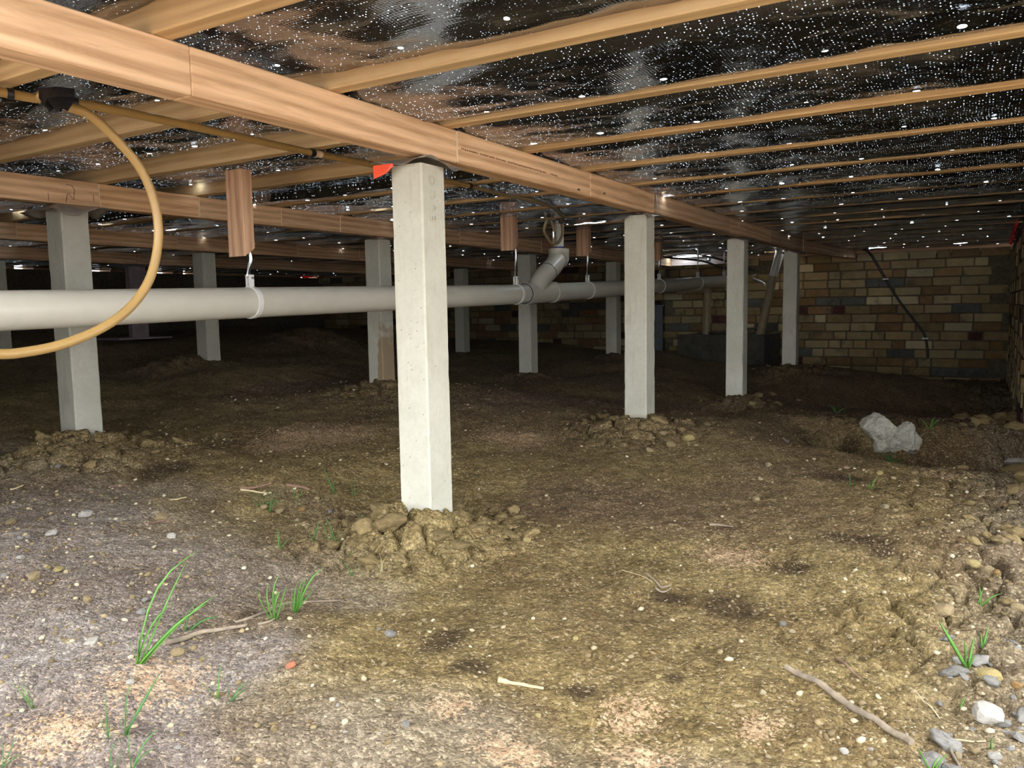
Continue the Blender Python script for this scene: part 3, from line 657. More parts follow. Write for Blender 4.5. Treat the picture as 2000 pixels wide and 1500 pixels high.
for y, z in ((2.688, .981), (2.916, .992)):
    slab('nail_hole', -1.3225, -1.3208, y - .010, y + .010, z - .003, z + .003, M['cable'], bA)

# ------------------------------------------------------------------ concrete stumps
def stump(label, xf, yf, ztop, zbase, s=.107, splash=0, mat='concrete'):
    """xf, yf: the edge nearest the opening on the right; the shaft goes on into the soil"""
    cx, cy = xf - s / 2, yf + s / 2
    rr = random.Random(int(cx * 1000) + int(cy * 777))
    o = empty('concrete_stump', (cx, cy, zbase)); tag(o, label, 'post', 'concrete stumps')
    z0 = zbase - .22; nz = 44; h = s / 2; c = .0045
    prof = []
    for (ax, ay, bx, by) in ((-1, -1, 1, -1), (1, -1, 1, 1), (1, 1, -1, 1), (-1, 1, -1, -1)):
        for t in (0, .2, .5, .8, 1):
            px, py = ax + (bx - ax) * t, ay + (by - ay) * t
            x, y = px * h, py * h
            if t == 0: x += (bx - ax) / 2 * c; y += (by - ay) / 2 * c
            if t == 1: x -= (bx - ax) / 2 * c; y -= (by - ay) / 2 * c
            prof.append((x, y, t in (0, 1)))
    V, Fc, sp = [], [], []; n = len(prof)
    seed = rr.uniform(0, 90); side = rr.random()
    for k in range(nz + 1):
        z = z0 + (ztop - z0) * k / nz; tp = 1.0 + .025 * (1 - k / nz)
        for q, (x, y, corner) in enumerate(prof):
            nv = float(vnoise(np.array([seed + q * 3.1]), np.array([z * 34.0]))[0])
            off = (1 - (.045 * max(0, nv - .12) * 2 if corner else 0) + .006 * float(vnoise(np.array([seed + q]), np.array([z * 8.0]))[0]))
            V.append((cx + x * tp * off, cy + y * tp * off, z))
            fr = (z - zbase) / max(.05, splash) if splash else 9
            right = 1.0 if x > -h * .2 and y < h * .99 and (x > h * .5 or rr.random() < .0) else .25
            sp.append(max(0, 1 - fr * .55) * right if splash else 0)
    for k in range(nz):
        for q in range(n):
            q2 = (q + 1) % n; Fc.append((k * n + q, k * n + q2, (k + 1) * n + q2, (k + 1) * n + q))
    Fc.append(tuple(nz * n + q for q in range(n)))
    me = pydata('shaft', V, Fc, False); attr(me, 'splash', sp)
    link('shaft', me, M[mat], o)
    return o
SA = [stump('tall pale concrete stump standing in the centre foreground with clods round its foot', -1.3315, 1.748, .945, .0),
      stump('pale concrete stump, second from the camera in the front row', -1.3315, 3.385, .955, .037),
      stump('pale concrete stump, third from the camera in the front row', -1.3315, 5.03, .958, -.02, mat='concrete_lit'),
      stump('pale concrete stump, fourth in the front row, nearest the lit brick wall', -1.3315, 6.63, .960, .04, mat='concrete_lit')]
SB = [stump('grey concrete stump at the left behind the hose loop', -2.977, 1.70, .950, .097, mat='concrete_shaded'),
      stump('grey concrete stump with brown stained lower half, just left of the central stump', -2.977, 3.494, .950, .126, splash=.38),
      stump('dim concrete stump right behind the pipe junction', -2.977, 5.21, .955, .05),
      stump('dark concrete stump left of the second front stump, near the back wall', -2.977, 6.82, .956, .11)]
SC = [stump('dark concrete stump behind the pipe, left of the hanging timber block', -4.535, 3.52, .952, .23),
      stump('faint concrete stump far back, just right of the central stump', -4.535, 6.58, .948, .12),
      stump('almost hidden dark stump deep under the house at the left picture edge', -6.1, 2.95, .95, .28)]
# raised cast letters on the central stump
lt = bpy.data.curves.new('cast_letters', 'FONT'); lt.body = 'EoCO'; lt.size = .038; lt.extrude = .0018; lt.space_character = 1.55; lt.align_x = 'RIGHT'; lt.align_y = 'CENTER'
lto = bpy.data.objects.new('t', lt); COL.objects.link(lto); bpy.context.view_layer.update()
lme = bpy.data.meshes.new_from_object(lto); bpy.data.objects.remove(lto)
lo = link('cast_letters', lme, M['concrete'], None, (-1.3300, 1.795, .918)); lo.rotation_euler = Matrix(((0, 0, 1), (0, -1, 0), (1, 0, 0))).to_3x3().to_euler()
# text reads upwards on the +X face: local x -> +Z, local y -> -Y... , local z -> +X
lo.rotation_euler = Matrix(((0, 0, 1), (0, -1, 0), (1, 0, 0))).to_euler()
put_parent(lo, SA[0])

# metal ant caps
def ant_cap(label, cx, cy, z, sx=.19, sy=.19, droop=.022, seed=1, mat='cap'):
    rr = random.Random(seed); n = 16; V, Fc = [], []
    ph = [rr.uniform(0, 6) for _ in range(6)]
    for a in range(n + 1):
        for b in range(n + 1):
            u_, v_ = a / n * 2 - 1, b / n * 2 - 1
            e = max(0, max(abs(u_), abs(v_)) - .55) / .45
            w_ = math.sin(3.1 * u_ + ph[0]) * math.sin(2.7 * v_ + ph[1])
            V.append((cx + u_ * sx / 2, cy + v_ * sy / 2, z - droop * e ** 1.4 * (1 + .8 * w_) + .002 * math.sin(9 * u_ + ph[2]) * math.sin(8 * v_ + ph[3]) * e))
    for a in range(n):
        for b in range(n):
            i0 = a * (n + 1) + b; Fc.append((i0, i0 + n + 1, i0 + n + 2, i0 + 1))
    nv = len(V); V += [(x, y, zz - .0012) for x, y, zz in V]; Fc += [tuple(nv + q for q in reversed(fc)) for fc in Fc]
    rim = [a * (n + 1) for a in range(n)] + [n * (n + 1) + b for b in range(n)] + [(n - a) * (n + 1) + n for a in range(n)] + [n - b for b in range(n)]
    for q in range(len(rim)):
        p, p2 = rim[q], rim[(q + 1) % len(rim)]; Fc.append((p, p + nv, p2 + nv, p2))
    o = empty('ant_cap', (cx, cy, z)); tag(o, label, 'metal cap', 'metal caps under the bearers')
    link('sheet', pydata('sheet', V, Fc, True), M[mat], o)
    return o
c1 = ant_cap('crumpled metal cap with an orange flap on the central stump', -1.385, 1.800, .962, .185, .175, .016, 3)
fv = [(-1.466, 1.708, .944), (-1.400, 1.708, .944), (-1.396, 1.710, .937), (-1.422, 1.707, .919), (-1.464, 1.706, .908)]
fl_ = fv + [(x, y + .0016, z) for x, y, z in fv]
tag(link('flap', pydata('flap', fl_, [(0, 1, 2, 3, 4), (9, 8, 7, 6, 5), (0, 5, 6, 1), (1, 6, 7, 2), (2, 7, 8, 3), (3, 8, 9, 4), (4, 9, 5, 0)]), M['orange'], c1), 'bright orange flap')
ant_cap('bent metal cap on the second front stump', -1.385, 3.44, .963, .20, .20, .02, 5)
ant_cap('bent metal cap on the third front stump', -1.385, 5.08, .963, .20, .20, .02, 6)
ant_cap('bent metal cap on the fourth front stump', -1.385, 6.68, .963, .17, .17, .015, 7)
ant_cap('wrinkled metal cap on the left stump behind the hose loop', -3.03, 1.75, .963, .23, .22, .026, 8)
ant_cap('metal cap on the brown stained stump', -3.03, 3.55, .963, .17, .17, .014, 9)
ant_cap('metal cap on the stump behind the pipe junction', -3.03, 5.26, .963, .18, .18, .018, 10)

# twisted wire tie on the bearer above the second stump
wt = tag(tube('wire_tie', smooth_path([(-1.318, 3.452, .985), (-1.316, 3.462, 1.03), (-1.317, 3.468, 1.052), (-1.316, 3.474, 1.03), (-1.318, 3.49, .98)], 6), .0022, M['galv'], None, 6), 'thin wire loop tied round the bearer above the second front stump', 'wire')

# steel prop
sp_ = empty('steel_prop', (-6.12, 4.06, .33)); tag(sp_, 'dark steel prop post with flat base plate, far left behind the pipe', 'prop')
slab('shaft', -6.165, -6.075, 4.02, 4.11, .35, .945, M['steelpost'], sp_); slab('flange', -6.075, -6.070, 3.99, 4.14, .36, .94, M['steelpost'], sp_)
slab('head_plate', -6.24, -6.0, 3.94, 4.18, .945, .955, M['galv'], sp_); slab('base_plate', -6.28, -5.96, 3.80, 4.28, .345, .357, M['steelpost'], sp_)
# the soil under it
for k in (0,):
    pass

# ------------------------------------------------------------------ drain pipe
PX = -2.30
def pz(y):
    return float(np.interp(y, [0, 1.13, 2.0, 3.71, 4.1, 4.82, 6.28, 8.06, 8.7], [.549, .565, .585, .620, .632, .656, .708, .782, .808]))
dp = empty('drain_pipe', (PX, 4.1, pz(4.1))); tag(dp, 'long pale grey plastic drain pipe hung under the floor across the picture', 'pipe')
def ptube(nm, y0, y1, r, mat, n=40, step=.25):
    ys = list(np.linspace(y0, y1, max(2, int((y1 - y0) / step) + 1)))
    return tube(nm, [(PX, y, pz(y)) for y in ys], r, mat, dp, n)
ptube('pipe_length', .0, 3.985, .055, M['pvc']); ptube('pipe_length', 4.30, 8.60, .055, M['pvc'])
# branch fitting and swept riser
ptube('junction_body', 3.97, 4.32, .0595, M['pvc'], 40, .05); ptube('socket_rim', 3.962, 4.03, .0630, M['pvc'], 40, .03); ptube('socket_rim', 4.285, 4.335, .0635, M['pvc'], 40, .03)
ptube('dark_seal', 3.958, 3.9625, .0600, M['seal'], 40, .006)
arm = [(PX, 4.06, .632), (PX, 4.16, .715), (PX, 4.245, .760)]
tube('branch_arm', arm, [.057, .058, .058], M['pvc'], dp, 36)
tube('dark_seal', [(PX, 4.243, .7595), (PX, 4.247, .7615)], .0592, M['seal'], dp, 36)
el = smooth_path([(PX, 4.246, .761), (PX, 4.315, .797), (PX, 4.362, .832), (PX, 4.386, .865), (PX, 4.390, .895)], 6)
tube('elbow', el, .0585, M['pvc'], dp, 36)
tube('socket_rim', [(PX, 4.386, .836), (PX, 4.3895, .840), (PX, 4.392, .905)], [.0590, .0640, .0640], M['pvc'], dp, 36)
riser = tube('riser', [(PX, 4.392, .89), (PX, 4.395, 1.16)], .031, M['pvc'], dp, 32)
tube('primer_ring', [(PX, 4.392, .904), (PX, 4.392, .919)], .0318, M['primer'], riser, 32)
# timber blocks and straps that carry it
def hanger(y, ztop, zblock, label, clabel, block=True, off=0.0):
    if block:
        b = empty('hanger_block', (PX - .015, y - .02, zblock)); tag(b, label, 'timber block', 'timber blocks hanging over the pipe')
        w, d = .088, .045; x0, x1 = PX - .066, PX - .066 + w; y0, y1 = y - d, y
        ch = .030
        V = [(x0, y0, ztop), (x1, y0, ztop), (x1, y1, ztop), (x0, y1, ztop), (x0, y0, zblock), (x1, y0, zblock), (x1, y1, zblock + ch), (x0, y1, zblock + ch)]
        cx, cy, cz = (x0 + x1) / 2, (y0 + y1) / 2, (ztop + zblock) / 2
        # local x runs along the block
        me = pydata('timber', [(z - cz, yv - cy, -(x - cx)) for x, yv, z in V], [(0, 1, 2, 3), (7, 6, 5, 4), (0, 4, 5, 1), (1, 5, 6, 2), (2, 6, 7, 3), (3, 7, 4, 0)])
        bm = bmesh.new(); bm.from_mesh(me); bmesh.ops.recalc_face_normals(bm, faces=bm.faces); bmesh.ops.bevel(bm, geom=list(bm.edges), offset=.002, segments=1, affect='EDGES'); bm.to_mesh(me); bm.free()
        o = link('timber', me, M['block'], None, (cx, cy, cz)); o.rotation_euler = Matrix(((0, 0, -1), (0, 1, 0), (1, 0, 0))).to_euler(); put_parent(o, b)
        zs = zblock + .02
    else: zs = ztop
    ys = y - .012 + off
    zt = pz(ys) + .055
    h = empty('pipe_strap', (PX, ys, zt)); tag(h, clabel, 'strap', 'metal straps round the pipe')
    # twisted steel strip from the block down to the clip
    n = 18; V, Fc = [], []; z1 = zt + .035
    for k in range(n + 1):
        t = k / n; a = .35 * math.pi * sstep(.25, .75, np.array(t)); z = zs + (z1 - zs) * t
        ca, sa = math.cos(a + .6), math.sin(a + .6); yk = ys + .006 * math.sin(t * 5)
        for s1, s2 in ((-1, -1), (1, -1), (1, 1), (-1, 1)):
            px, py = s1 * .0085, s2 * .0006
            V.append((PX + px * ca - py * sa, yk + px * sa + py * ca, z))
    for k in range(n):
        for q in range(4):
            q2 = (q + 1) % 4; Fc.append((k * 4 + q, k * 4 + q2, k * 4 + 4 + q2, k * 4 + 4 + q))
    Fc += [(3, 2, 1, 0), tuple(n * 4 + q for q in range(4))]
    link('twisted_strip', pydata('twisted_strip', V, Fc, True), M['galv'], h)
    slab('lug', PX - .012, PX - .004, ys - .009, ys + .009, zt - .004, zt + .045, M['pvc_clip'], h); lug = slab('lug', PX + .004, PX + .012, ys - .009, ys + .009, zt - .004, zt + .045, M['pvc_clip'], h)
    tube('bolt', [(PX - .018, ys, zt + .033), (PX + .018, ys, zt + .033)], .0045, M['galv'], lug, 8)
    V, Fc = [], []; n = 40; zc = pz(ys)
    for k in range(n):
        a = 2 * math.pi * k / n
        for r, dy in ((.0552, -.010), (.0585, -.010), (.0585, .010), (.0552, .010)):
            V.append((PX + r * math.cos(a), ys + dy, zc + r * math.sin(a)))
    for k in range(n):
        k2 = (k + 1) % n
        for q in range(4):
            q2 = (q + 1) % 4; Fc.append((k * 4 + q, k * 4 + q2, k2 * 4 + q2, k2 * 4 + q))
    me = pydata('clip_ring', V, Fc, False)
    link('clip_ring', me, M['pvc_clip'], h)
hanger(1.995, ZT - .001, .748, 'large reddish timber block hanging at the left above the pipe', 'twisted strap and white clip under the large left timber block')
hanger(3.860, ZT - .001, .866, 'timber block hanging just right of the central stump', 'strap and white clip just left of the pipe junction', off=.02)
hanger(4.812, ZT - .001, .880, 'timber block hanging right of the pipe riser', 'strap and white clip right of the pipe junction')
hanger(6.145, ZT - .001, .905, 'timber block half hidden behind the second front stump', 'strap and clip beside the second front stump')
hanger(7.03, ZT + .03, 0, '', 'long bare strap on the far pipe, first after the second stump', block=False, off=.10)
hanger(7.86, ZT + .03, 0, '', 'long bare strap on the far pipe beside the third front stump', block=False, off=.10)

# ------------------------------------------------------------------ hose
hs = empty('ochre_hose', (-1.825, 1.06, 1.03)); tag(hs, 'ochre plastic hose running under the joists and hanging in a big loop', 'hose')
run = [(-1.87, .55, 1.035), (-1.86, .97, 1.036), (-1.825, 1.056, 1.036), (-1.811, 1.15, 1.036), (-1.82, 1.333, 1.040), (-1.828, 1.534, 1.042), (-1.832, 1.85, 1.042), (-1.822, 2.10, 1.043), (-1.821, 2.508, 1.043), (-1.823, 2.718, 1.043)]
tube('hose_run', smooth_path(run, 8), .0105, M['hose'], hs, 14)
loop = [(-1.790, .990, 1.030), (-1.775, 1.012, 1.018), (-1.760, 1.040, 1.008), (-1.75, 1.085, .995), (-1.75, 1.144, .951), (-1.75, 1.198, .895), (-1.75, 1.228, .826), (-1.75, 1.236, .753), (-1.75, 1.222, .678), (-1.75, 1.193, .616), (-1.75, 1.142, .561), (-1.75, 1.076, .520), (-1.75, .991, .489), (-1.75, .913, .475), (-1.75, .84, .474), (-1.75, .72, .50), (-1.76, .55, .60)]
tube('hose_loop', smooth_path(loop, 8), .0108, M['hose'], hs, 14)
tape = smooth_path([(-1.836, 1.022, 1.034), (-1.824, 1.060, 1.034), (-1.818, 1.092, 1.034)], 4)
wrap = tube('tape_wrap', tape, .0150, M['tape'], hs, 14)
fo = [(-1.762, .992, 1.040), (-1.745, 1.010, 1.043), (-1.735, 1.040, 1.044), (-1.733, 1.038, 1.026), (-1.731, 1.030, 1.008), (-1.730, 1.018, .990), (-1.732, 1.006, .996), (-1.734, .997, .985), (-1.742, .990, 1.000), (-1.752, .985, 1.016)]
nf = len(fo); tv = fo + [(x - .016, y - .006, z) for x, y, z in fo]
tf = [tuple(range(nf)), tuple(range(2 * nf - 1, nf - 1, -1))]   # front and back of the torn tape + [(k, nf + k, nf + (k + 1) % nf, (k + 1) % nf) for k in range(nf)]
link('tape_flap', pydata('tape_flap', tv, tf), M['tape'], wrap)
for p, q in (((-1.862, .962, 1.036), (-1.858, .975, 1.036)), ((-1.832, 1.84, 1.042), (-1.831, 1.856, 1.042)), ((-1.821, 2.70, 1.043), (-1.822, 2.718, 1.043))):
    tube('tape_band', [p, q], .0122, M['tape'], hs, 14)
tube('bright_band', [(-1.8315, 1.858, 1.042), (-1.830, 1.885, 1.042)], .0110, M['glue'], hs, 14)
h2 = empty('coiled_hose', (-2.1, 4.1, .93)); tag(h2, 'dull brown hose end coiled beside the white pipe riser', 'hose')
tail_ = [(-1.823, 2.716, 1.043), (-1.83, 2.95, 1.040), (-1.825, 3.22, 1.040), (-1.86, 3.46, 1.040), (-1.95, 3.72, 1.046), (-2.06, 3.98, 1.05), (-2.16, 4.16, 1.053), (-2.2, 4.243, 1.045), (-2.2, 4.255, .987), (-2.2, 4.205, .933), (-2.2, 4.129, .918), (-2.2, 4.067, .945), (-2.2, 4.022, .986), (-2.2, 4.058, 1.046)]
tube('hose_end', smooth_path(tail_, 8), .0088, M['hose_dull'], h2, 12)
tube('hose_end', smooth_path([(-2.19, 4.09, 1.05), (-2.185, 4.112, 1.0), (-2.185, 4.112, .935), (-2.19, 4.12, .917)], 6), .0088, M['hose_dull'], h2, 12)
tube('coupling', [(-2.187, 4.112, .985), (-2.188, 4.116, .935)], .0125, M['galv'], h2, 12)
tube('tape_band', [(-2.165, 4.17, 1.052), (-2.19, 4.21, 1.050)], .0125, M['tape'], h2, 12)

# ------------------------------------------------------------------ things at the back wall
tag(tube('wall_cable', smooth_path([(-1.10, 8.50, 1.07), (-1.03, 8.585, 1.01), (-.91, 8.592, .80), (-.77, 8.592, .56), (-.63, 8.592, .36), (-.54, 8.592, .23), (-.512, 8.590, .12), (-.50, 8.588, .0)], 6), .011, M['cable'], None, 10), 'black cable slanting down the brick wall at the right', 'cable')
for (x, z, lab) in ((-.885, .765, 'upper'), (-.525, .185, 'lower')):
    cc = empty('cable_clip', (x, 8.585, z)); tag(cc, 'small white clip, the %s one holding the cable to the brick wall' % lab, 'clip', 'cable clips')
    slab('saddle', x - .022, x + .022, 8.568, 8.580, z - .006, z + .006, M['pvc_clip'], cc); slab('foot', x - .030, x - .018, 8.575, 8.602, z - .007, z + .007, M['pvc_clip'], cc)
# sump and old pipes
su = empty('concrete_sump', (-2.27, 7.95, -.05)); tag(su, 'low dark concrete sump box in front of the back wall', 'sump')
sx0, sx1, sy0, sy1, sz0, sz1 = -2.70, -1.84, 7.72, 8.40, -.3, .25
slab('front_side', sx0, sx1, sy0, sy0 + .08, sz0, sz1, M['sump'], su); slab('back_side', sx0, sx1, sy1 - .08, sy1, sz0, sz1, M['sump'], su)
slab('end_side', sx0, sx0 + .08, sy0 + .08, sy1 - .08, sz0, sz1 - .006, M['sump'], su); slab('end_side', sx1 - .08, sx1, sy0 + .08, sy1 - .08, sz0, sz1 - .004, M['sump'], su)
slab('inside_floor', sx0 + .08, sx1 - .08, sy0 + .08, sy1 - .08, sz0, .1, M['sump'], su)
tag(beam('lid_board', (-2.42, 7.9, .262), (-2.0, 8.25, .30), .12, .02, M['sump']), 'dark board lying across the sump box', 'board')
op = empty('old_waste_pipe', (-2.49, 8.02, .26)); tag(op, 'stained upright waste pipe with a bent top, standing in the sump', 'pipe')
tube('upright', [(-2.505, 8.02, .12), (-2.49, 8.02, .62)], .040, M['pvc_old'], op, 20)
tube('bend', smooth_path([(-2.49, 8.02, .60), (-2.487, 8.02, .66), (-2.50, 8.015, .695), (-2.56, 8.01, .70)], 5), .043, M['pvc_old'], op, 20)
tube('side_arm', [(-2.55, 8.01, .70), (-2.80, 8.0, .69)], .036, M['pvc_old'], op, 20)
sl = empty('sloping_waste_pipe', (-1.95, 8.05, .26)); tag(sl, 'waste pipe leaning to the right from the sump up to the floor', 'pipe')
tube('lower_length', [(-1.975, 8.05, .15), (-1.845, 8.05, .80)], .041, M['pvc_old'], sl, 20)
tube('collar', [(-1.850, 8.05, .775), (-1.842, 8.05, .815)], .047, M['pvc_old'], sl, 20)
tube('upper_length', [(-1.845, 8.05, .80), (-1.765, 8.05, 1.10)], .041, M['pvc'], sl, 20)
pb = empty('pale_board', (-2.75, 8.3, 1.0)); tag(pb, 'pale mauve painted board fixed high before the back wall', 'board')
slab('plank', -3.25, -2.30, 8.30, 8.33, .97, 1.052, M['board'], pb); sbx = slab('socket_box', -2.585, -2.545, 8.28, 8.30, 1.005, 1.043, M['tape'], pb); slab('socket_plate', -2.575, -2.555, 8.275, 8.28, 1.014, 1.034, M['pvc_clip'], sbx)
tag(tube('drooping_cable', smooth_path([(-3.2, 8.1, 1.08), (-2.8, 8.1, 1.03), (-2.55, 8.1, .99), (-2.38, 8.12, .92), (-2.22, 8.13, .90), (-2.1, 8.15, .86)], 6), .010, M['cable'], None, 8), 'black cable drooping from the pale board towards the sump', 'cable')
tag(tube('drooping_cable', smooth_path([(-2.75, 8.2, 1.10), (-2.45, 8.2, 1.02), (-2.25, 8.2, .95), (-2.05, 8.2, .88)], 6), .010, M['cable'], None, 8), 'black cable slanting down right of the pale board', 'cable')
bs = empty('blue_sheet', (-3.2, 8.45, .0)); tag(bs, 'blue grey sheet standing in the dark gap of the back wall', 'sheet')
slab('panel', -3.29, -3.14, 8.47, 8.49, -.05, .54, M['bluesheet'], bs); slab('folded_edge', -3.30, -3.13, 8.46, 8.50, .54, .552, M['bluesheet'], bs)
tp = empty('wall_tap', (-2.05, 8.2, .78)); tag(tp, 'small metal tap right of the third front stump', 'tap')
tube('body', [(-2.07, 8.18, .80), (-1.98, 8.18, .76)], .014, M['galv'], tp, 10); tube('spout', smooth_path([(-2.0, 8.18, .765), (-1.96, 8.17, .75), (-1.95, 8.17, .72)], 4), .010, M['galv'], tp, 10); tube('handle', [(-2.075, 8.17, .83), (-2.04, 8.19, .84)], .007, M['galv'], tp, 8)
# torn red plastic by the gap in the far wall and along the right wall
def rag(name, label, pts, w, seed, axis_='z'):
    rr = random.Random(seed); P = smooth_path(pts, 6); V, Fc = [], []
    for i, p in enumerate(P):
        d1 = .4 + .6 * rr.random()
        for k in range(4):
            t = k / 3
            V.append((p.x + .01 * math.sin(i * 1.3 + k), p.y + .006 * math.cos(i * .9 + k * 2), p.z - w * t * d1))
    for i in range(len(P) - 1):
        for k in range(3): Fc.append((i * 4 + k, i * 4 + k + 1, i * 4 + k + 5, i * 4 + k + 4))
    nv = len(V); V += [(x + .001, y + .001, z) for x, y, z in V]; Fc += [tuple(nv + q for q in reversed(fc)) for fc in Fc]
    o = link(name, pydata(name, V, Fc, True), M['red']); tag(o, label, 'plastic sheet'); return o
rag('plastic_rag', 'torn red plastic hanging at the far bright gap, left of the brown stained stump', [(-8.49, 8.14, 1.052), (-8.485, 8.3, 1.056), (-8.485, 8.5, 1.066), (-8.49, 8.6, 1.07)], .04, 4)
rag('plastic_rag', 'red plastic edge along the top of the right wall', [(.128, 6.3, 1.075), (.13, 7.0, 1.07), (.13, 7.8, 1.07), (.13, 8.3, 1.06)], .07, 5)

# ------------------------------------------------------------------ stones, clods and litter
def lump_mesh(name, seed, sub=2, amp=.32, flat=.7, facet=False):
    rr = np.random.RandomState(seed); bm = bmesh.new(); bmesh.ops.create_icosphere(bm, subdivisions=sub, radius=1)
    dirs = rr.randn(13, 3); dirs /= np.linalg.norm(dirs, axis=1)[:, None]; offs = rr.uniform(.55, .9, 13)
    sx, sy = rr.uniform(.75, 1.25, 2)
    for v_ in bm.verts:
        p = np.array(v_.co)
        for d_, o_ in zip(dirs, offs):
            k = p @ d_
            if k > o_: p = p - d_ * (k - o_) * .95
        p = p * (1 + amp * .25 * math.sin(p[0] * 5 + seed) * math.sin(p[1] * 4.3 + seed * 2) * math.sin(p[2] * 4.7 + 1)) + rr.randn(3) * .05 * amp
        v_.co = (p[0] * sx, p[1] * sy, p[2] * flat)
    return bm_mesh(bm, name, not facet)
LUMPS = {}
def lump(kind, k, mat):
    key = (kind, k, mat.name)
    if key not in LUMPS:
        me = lump_mesh(kind, k + (50 if kind == 'soil_clod' else 0), 3 if kind == 'soil_clod' else 2, 1.0 if kind == 'soil_clod' else .3, .68 if kind == 'stone' else .75, kind == 'stone')
        me.materials.append(mat); LUMPS[key] = me
    return LUMPS[key]
STONE_OBJ = []
WORDS = {'c': 'cream', 't': 'tan', 'y': 'yellowish', 'w': 'whitish', 'g': 'grey', 'b': 'brown', 'o': 'ochre', 'p': 'pinkish', 'r': 'terracotta'}
for i, (x, y, r, c) in enumerate(STONES):
    r = max(r, .0045)
    o = link('stone', lump('stone', i % 7, STONE[c]), None, None, (x, y, gz(x, y) + r * .30), (R.uniform(-.3, .3), R.uniform(-.3, .3), R.uniform(0, 6.3)))
    o.scale = (r, r, r * R.uniform(.8, 1.0))
    STONE_OBJ.append((o, r, WORDS[c], x, y))
LAND = [('the largest whitish stone in the lower right corner', .016, 1.439), ('the long grey stick', -.22, 1.33), ('the pale peeled stick', -.66, 1.10), ('the forked twig', -.62, 1.62), ('the thick grass tuft', -1.18, 1.10),
        ('the sprawling grass plant', -1.33, .86), ('the terracotta chip', -1.03, .93), ('the central stump', -1.385, 1.80), ('the second front stump', -1.385, 3.44), ('the third front stump', -1.385, 5.08),
        ('the left stump', -3.03, 1.75), ('the trench rock', -.38, 4.26), ('the leaning grass stem at the right', -.03, 1.62), ('the bark strips', -1.72, 1.72), ('the bright sprout at the right', -.01, 1.95)]
def side_of(x, y, lx, ly):
    dx, dy = x - lx, y - ly
    a = dx * rgt.x + dy * rgt.y; b = dx * fwd.x + dy * fwd.y
    if abs(a) > abs(b): return 'right of' if a > 0 else 'left of'
    return 'beyond' if b > 0 else 'nearer than'
seen = {}
for k_, (o, r, w_, x, y) in enumerate(STONE_OBJ):
    if k_ == 13: tag(o, 'largest whitish stone, in the lower right corner', 'stone', 'loose stones on the soil'); continue
    nm, lx, ly = min(LAND, key=lambda q: (q[1] - x) ** 2 + (q[2] - y) ** 2)
    base = '%s %s stone %s %s' % ('large' if r > .0165 else 'small' if r > .008 else 'tiny', w_, side_of(x, y, lx, ly), nm)
    seen.setdefault(base, []).append((math.hypot(x - lx, y - ly), o))
for base, v_ in seen.items():
    v_.sort(key=lambda q: q[0])
    for q, (d_, o) in enumerate(v_):
        tag(o, base if len(v_) == 1 else base + (', the closest such' if q == 0 else ', %s closest such' % ordinal(q)), 'stone', 'loose stones on the soil')
CLODS = []
def clods(cx, cy, n, rmin, rmax, r0, r1, label, seed, squash=1.0, arc=None):
    rr = random.Random(seed)
    for k in range(n):
        a = rr.uniform(0, 6.283) if arc is None else rr.uniform(*arc); d = r0 + (r1 - r0) * rr.random() ** .7
        x, y = cx + math.cos(a) * d, cy + math.sin(a) * d * squash
        if abs(x - cx) < .062 and abs(y - cy) < .062: continue
        s = rmin + (rmax - rmin) * rr.random() ** 1.8 * (1.15 - .6 * (d - r0) / (r1 - r0))
        o = link('soil_clod', lump('soil_clod', rr.randrange(7), M['clod']), None, None, (x, y, gz(x, y) + s * .02), (rr.uniform(-.4, .4), rr.uniform(-.4, .4), rr.uniform(0, 6.3)))
        o.scale = (s * 1.1, s, s * rr.uniform(.6, .85))
        CLODS.append((o, math.hypot(x, y), ('large' if s > .032 else 'middling' if s > .02 else 'small') + ' ' + label + ', ' + {'right of': 'right side', 'left of': 'left side', 'beyond': 'far side', 'nearer than': 'near side'}[side_of(x, y, cx, cy)]))
clods(-1.385, 1.80, 64, .012, .050, .085, .36, 'lump of yellow soil heaped at the central stump', 21)
clods(-1.385, 3.44, 30, .012, .045, .08, .36, 'lump of dug soil round the second front stump', 22)
clods(-3.03, 1.75, 30, .012, .045, .08, .42, 'lump of dug soil at the left stump', 23)
clods(-1.385, 5.08, 14, .012, .045, .08, .34, 'lump of dug soil round the third front stump', 24)
clods(-1.385, 6.68, 8, .012, .045, .08, .32, 'lump of dug soil round the fourth front stump', 25)
clods(-3.03, 3.55, 10, .012, .04, .08, .34, 'lump of dug soil round the brown stained stump', 26)
def field(n, box, rmin, rmax, label, seed, mat=None):
    rr = random.Random(seed)
    for k in range(n):
        x, y = rr.uniform(box[0], box[1]), rr.uniform(box[2], box[3]); s = rmin + (rmax - rmin) * rr.random() ** 2.2
        o = link('soil_clod', lump('soil_clod', rr.randrange(7), mat or M['clod']), None, None, (x, y, gz(x, y) + s * .2), (rr.uniform(-.4, .4), rr.uniform(-.4, .4), rr.uniform(0, 6.3)))
        o.scale = (s * 1.15, s, s * .75); CLODS.append((o, math.hypot(x, y), ('large' if s > rmin + .5 * (rmax - rmin) else 'middling' if s > rmin + .15 * (rmax - rmin) else 'small') + ' ' + label))
field(48, (-.08, .26, 1.9, 3.2), .008, .034, 'rough soil lump at the right edge before the trench', 31)
field(44, (-.05, .16, 1.22, 1.75), .006, .020, 'pale rubble lump in the lower right corner', 32, STONE['g'])
field(26, (-.2, .36, 3.3, 5.2), .02, .085, 'dim soil lump in the trench at the right', 33)
by_label = {}
for o, d_, lab_ in CLODS: by_label.setdefault(lab_, []).append((d_, o))
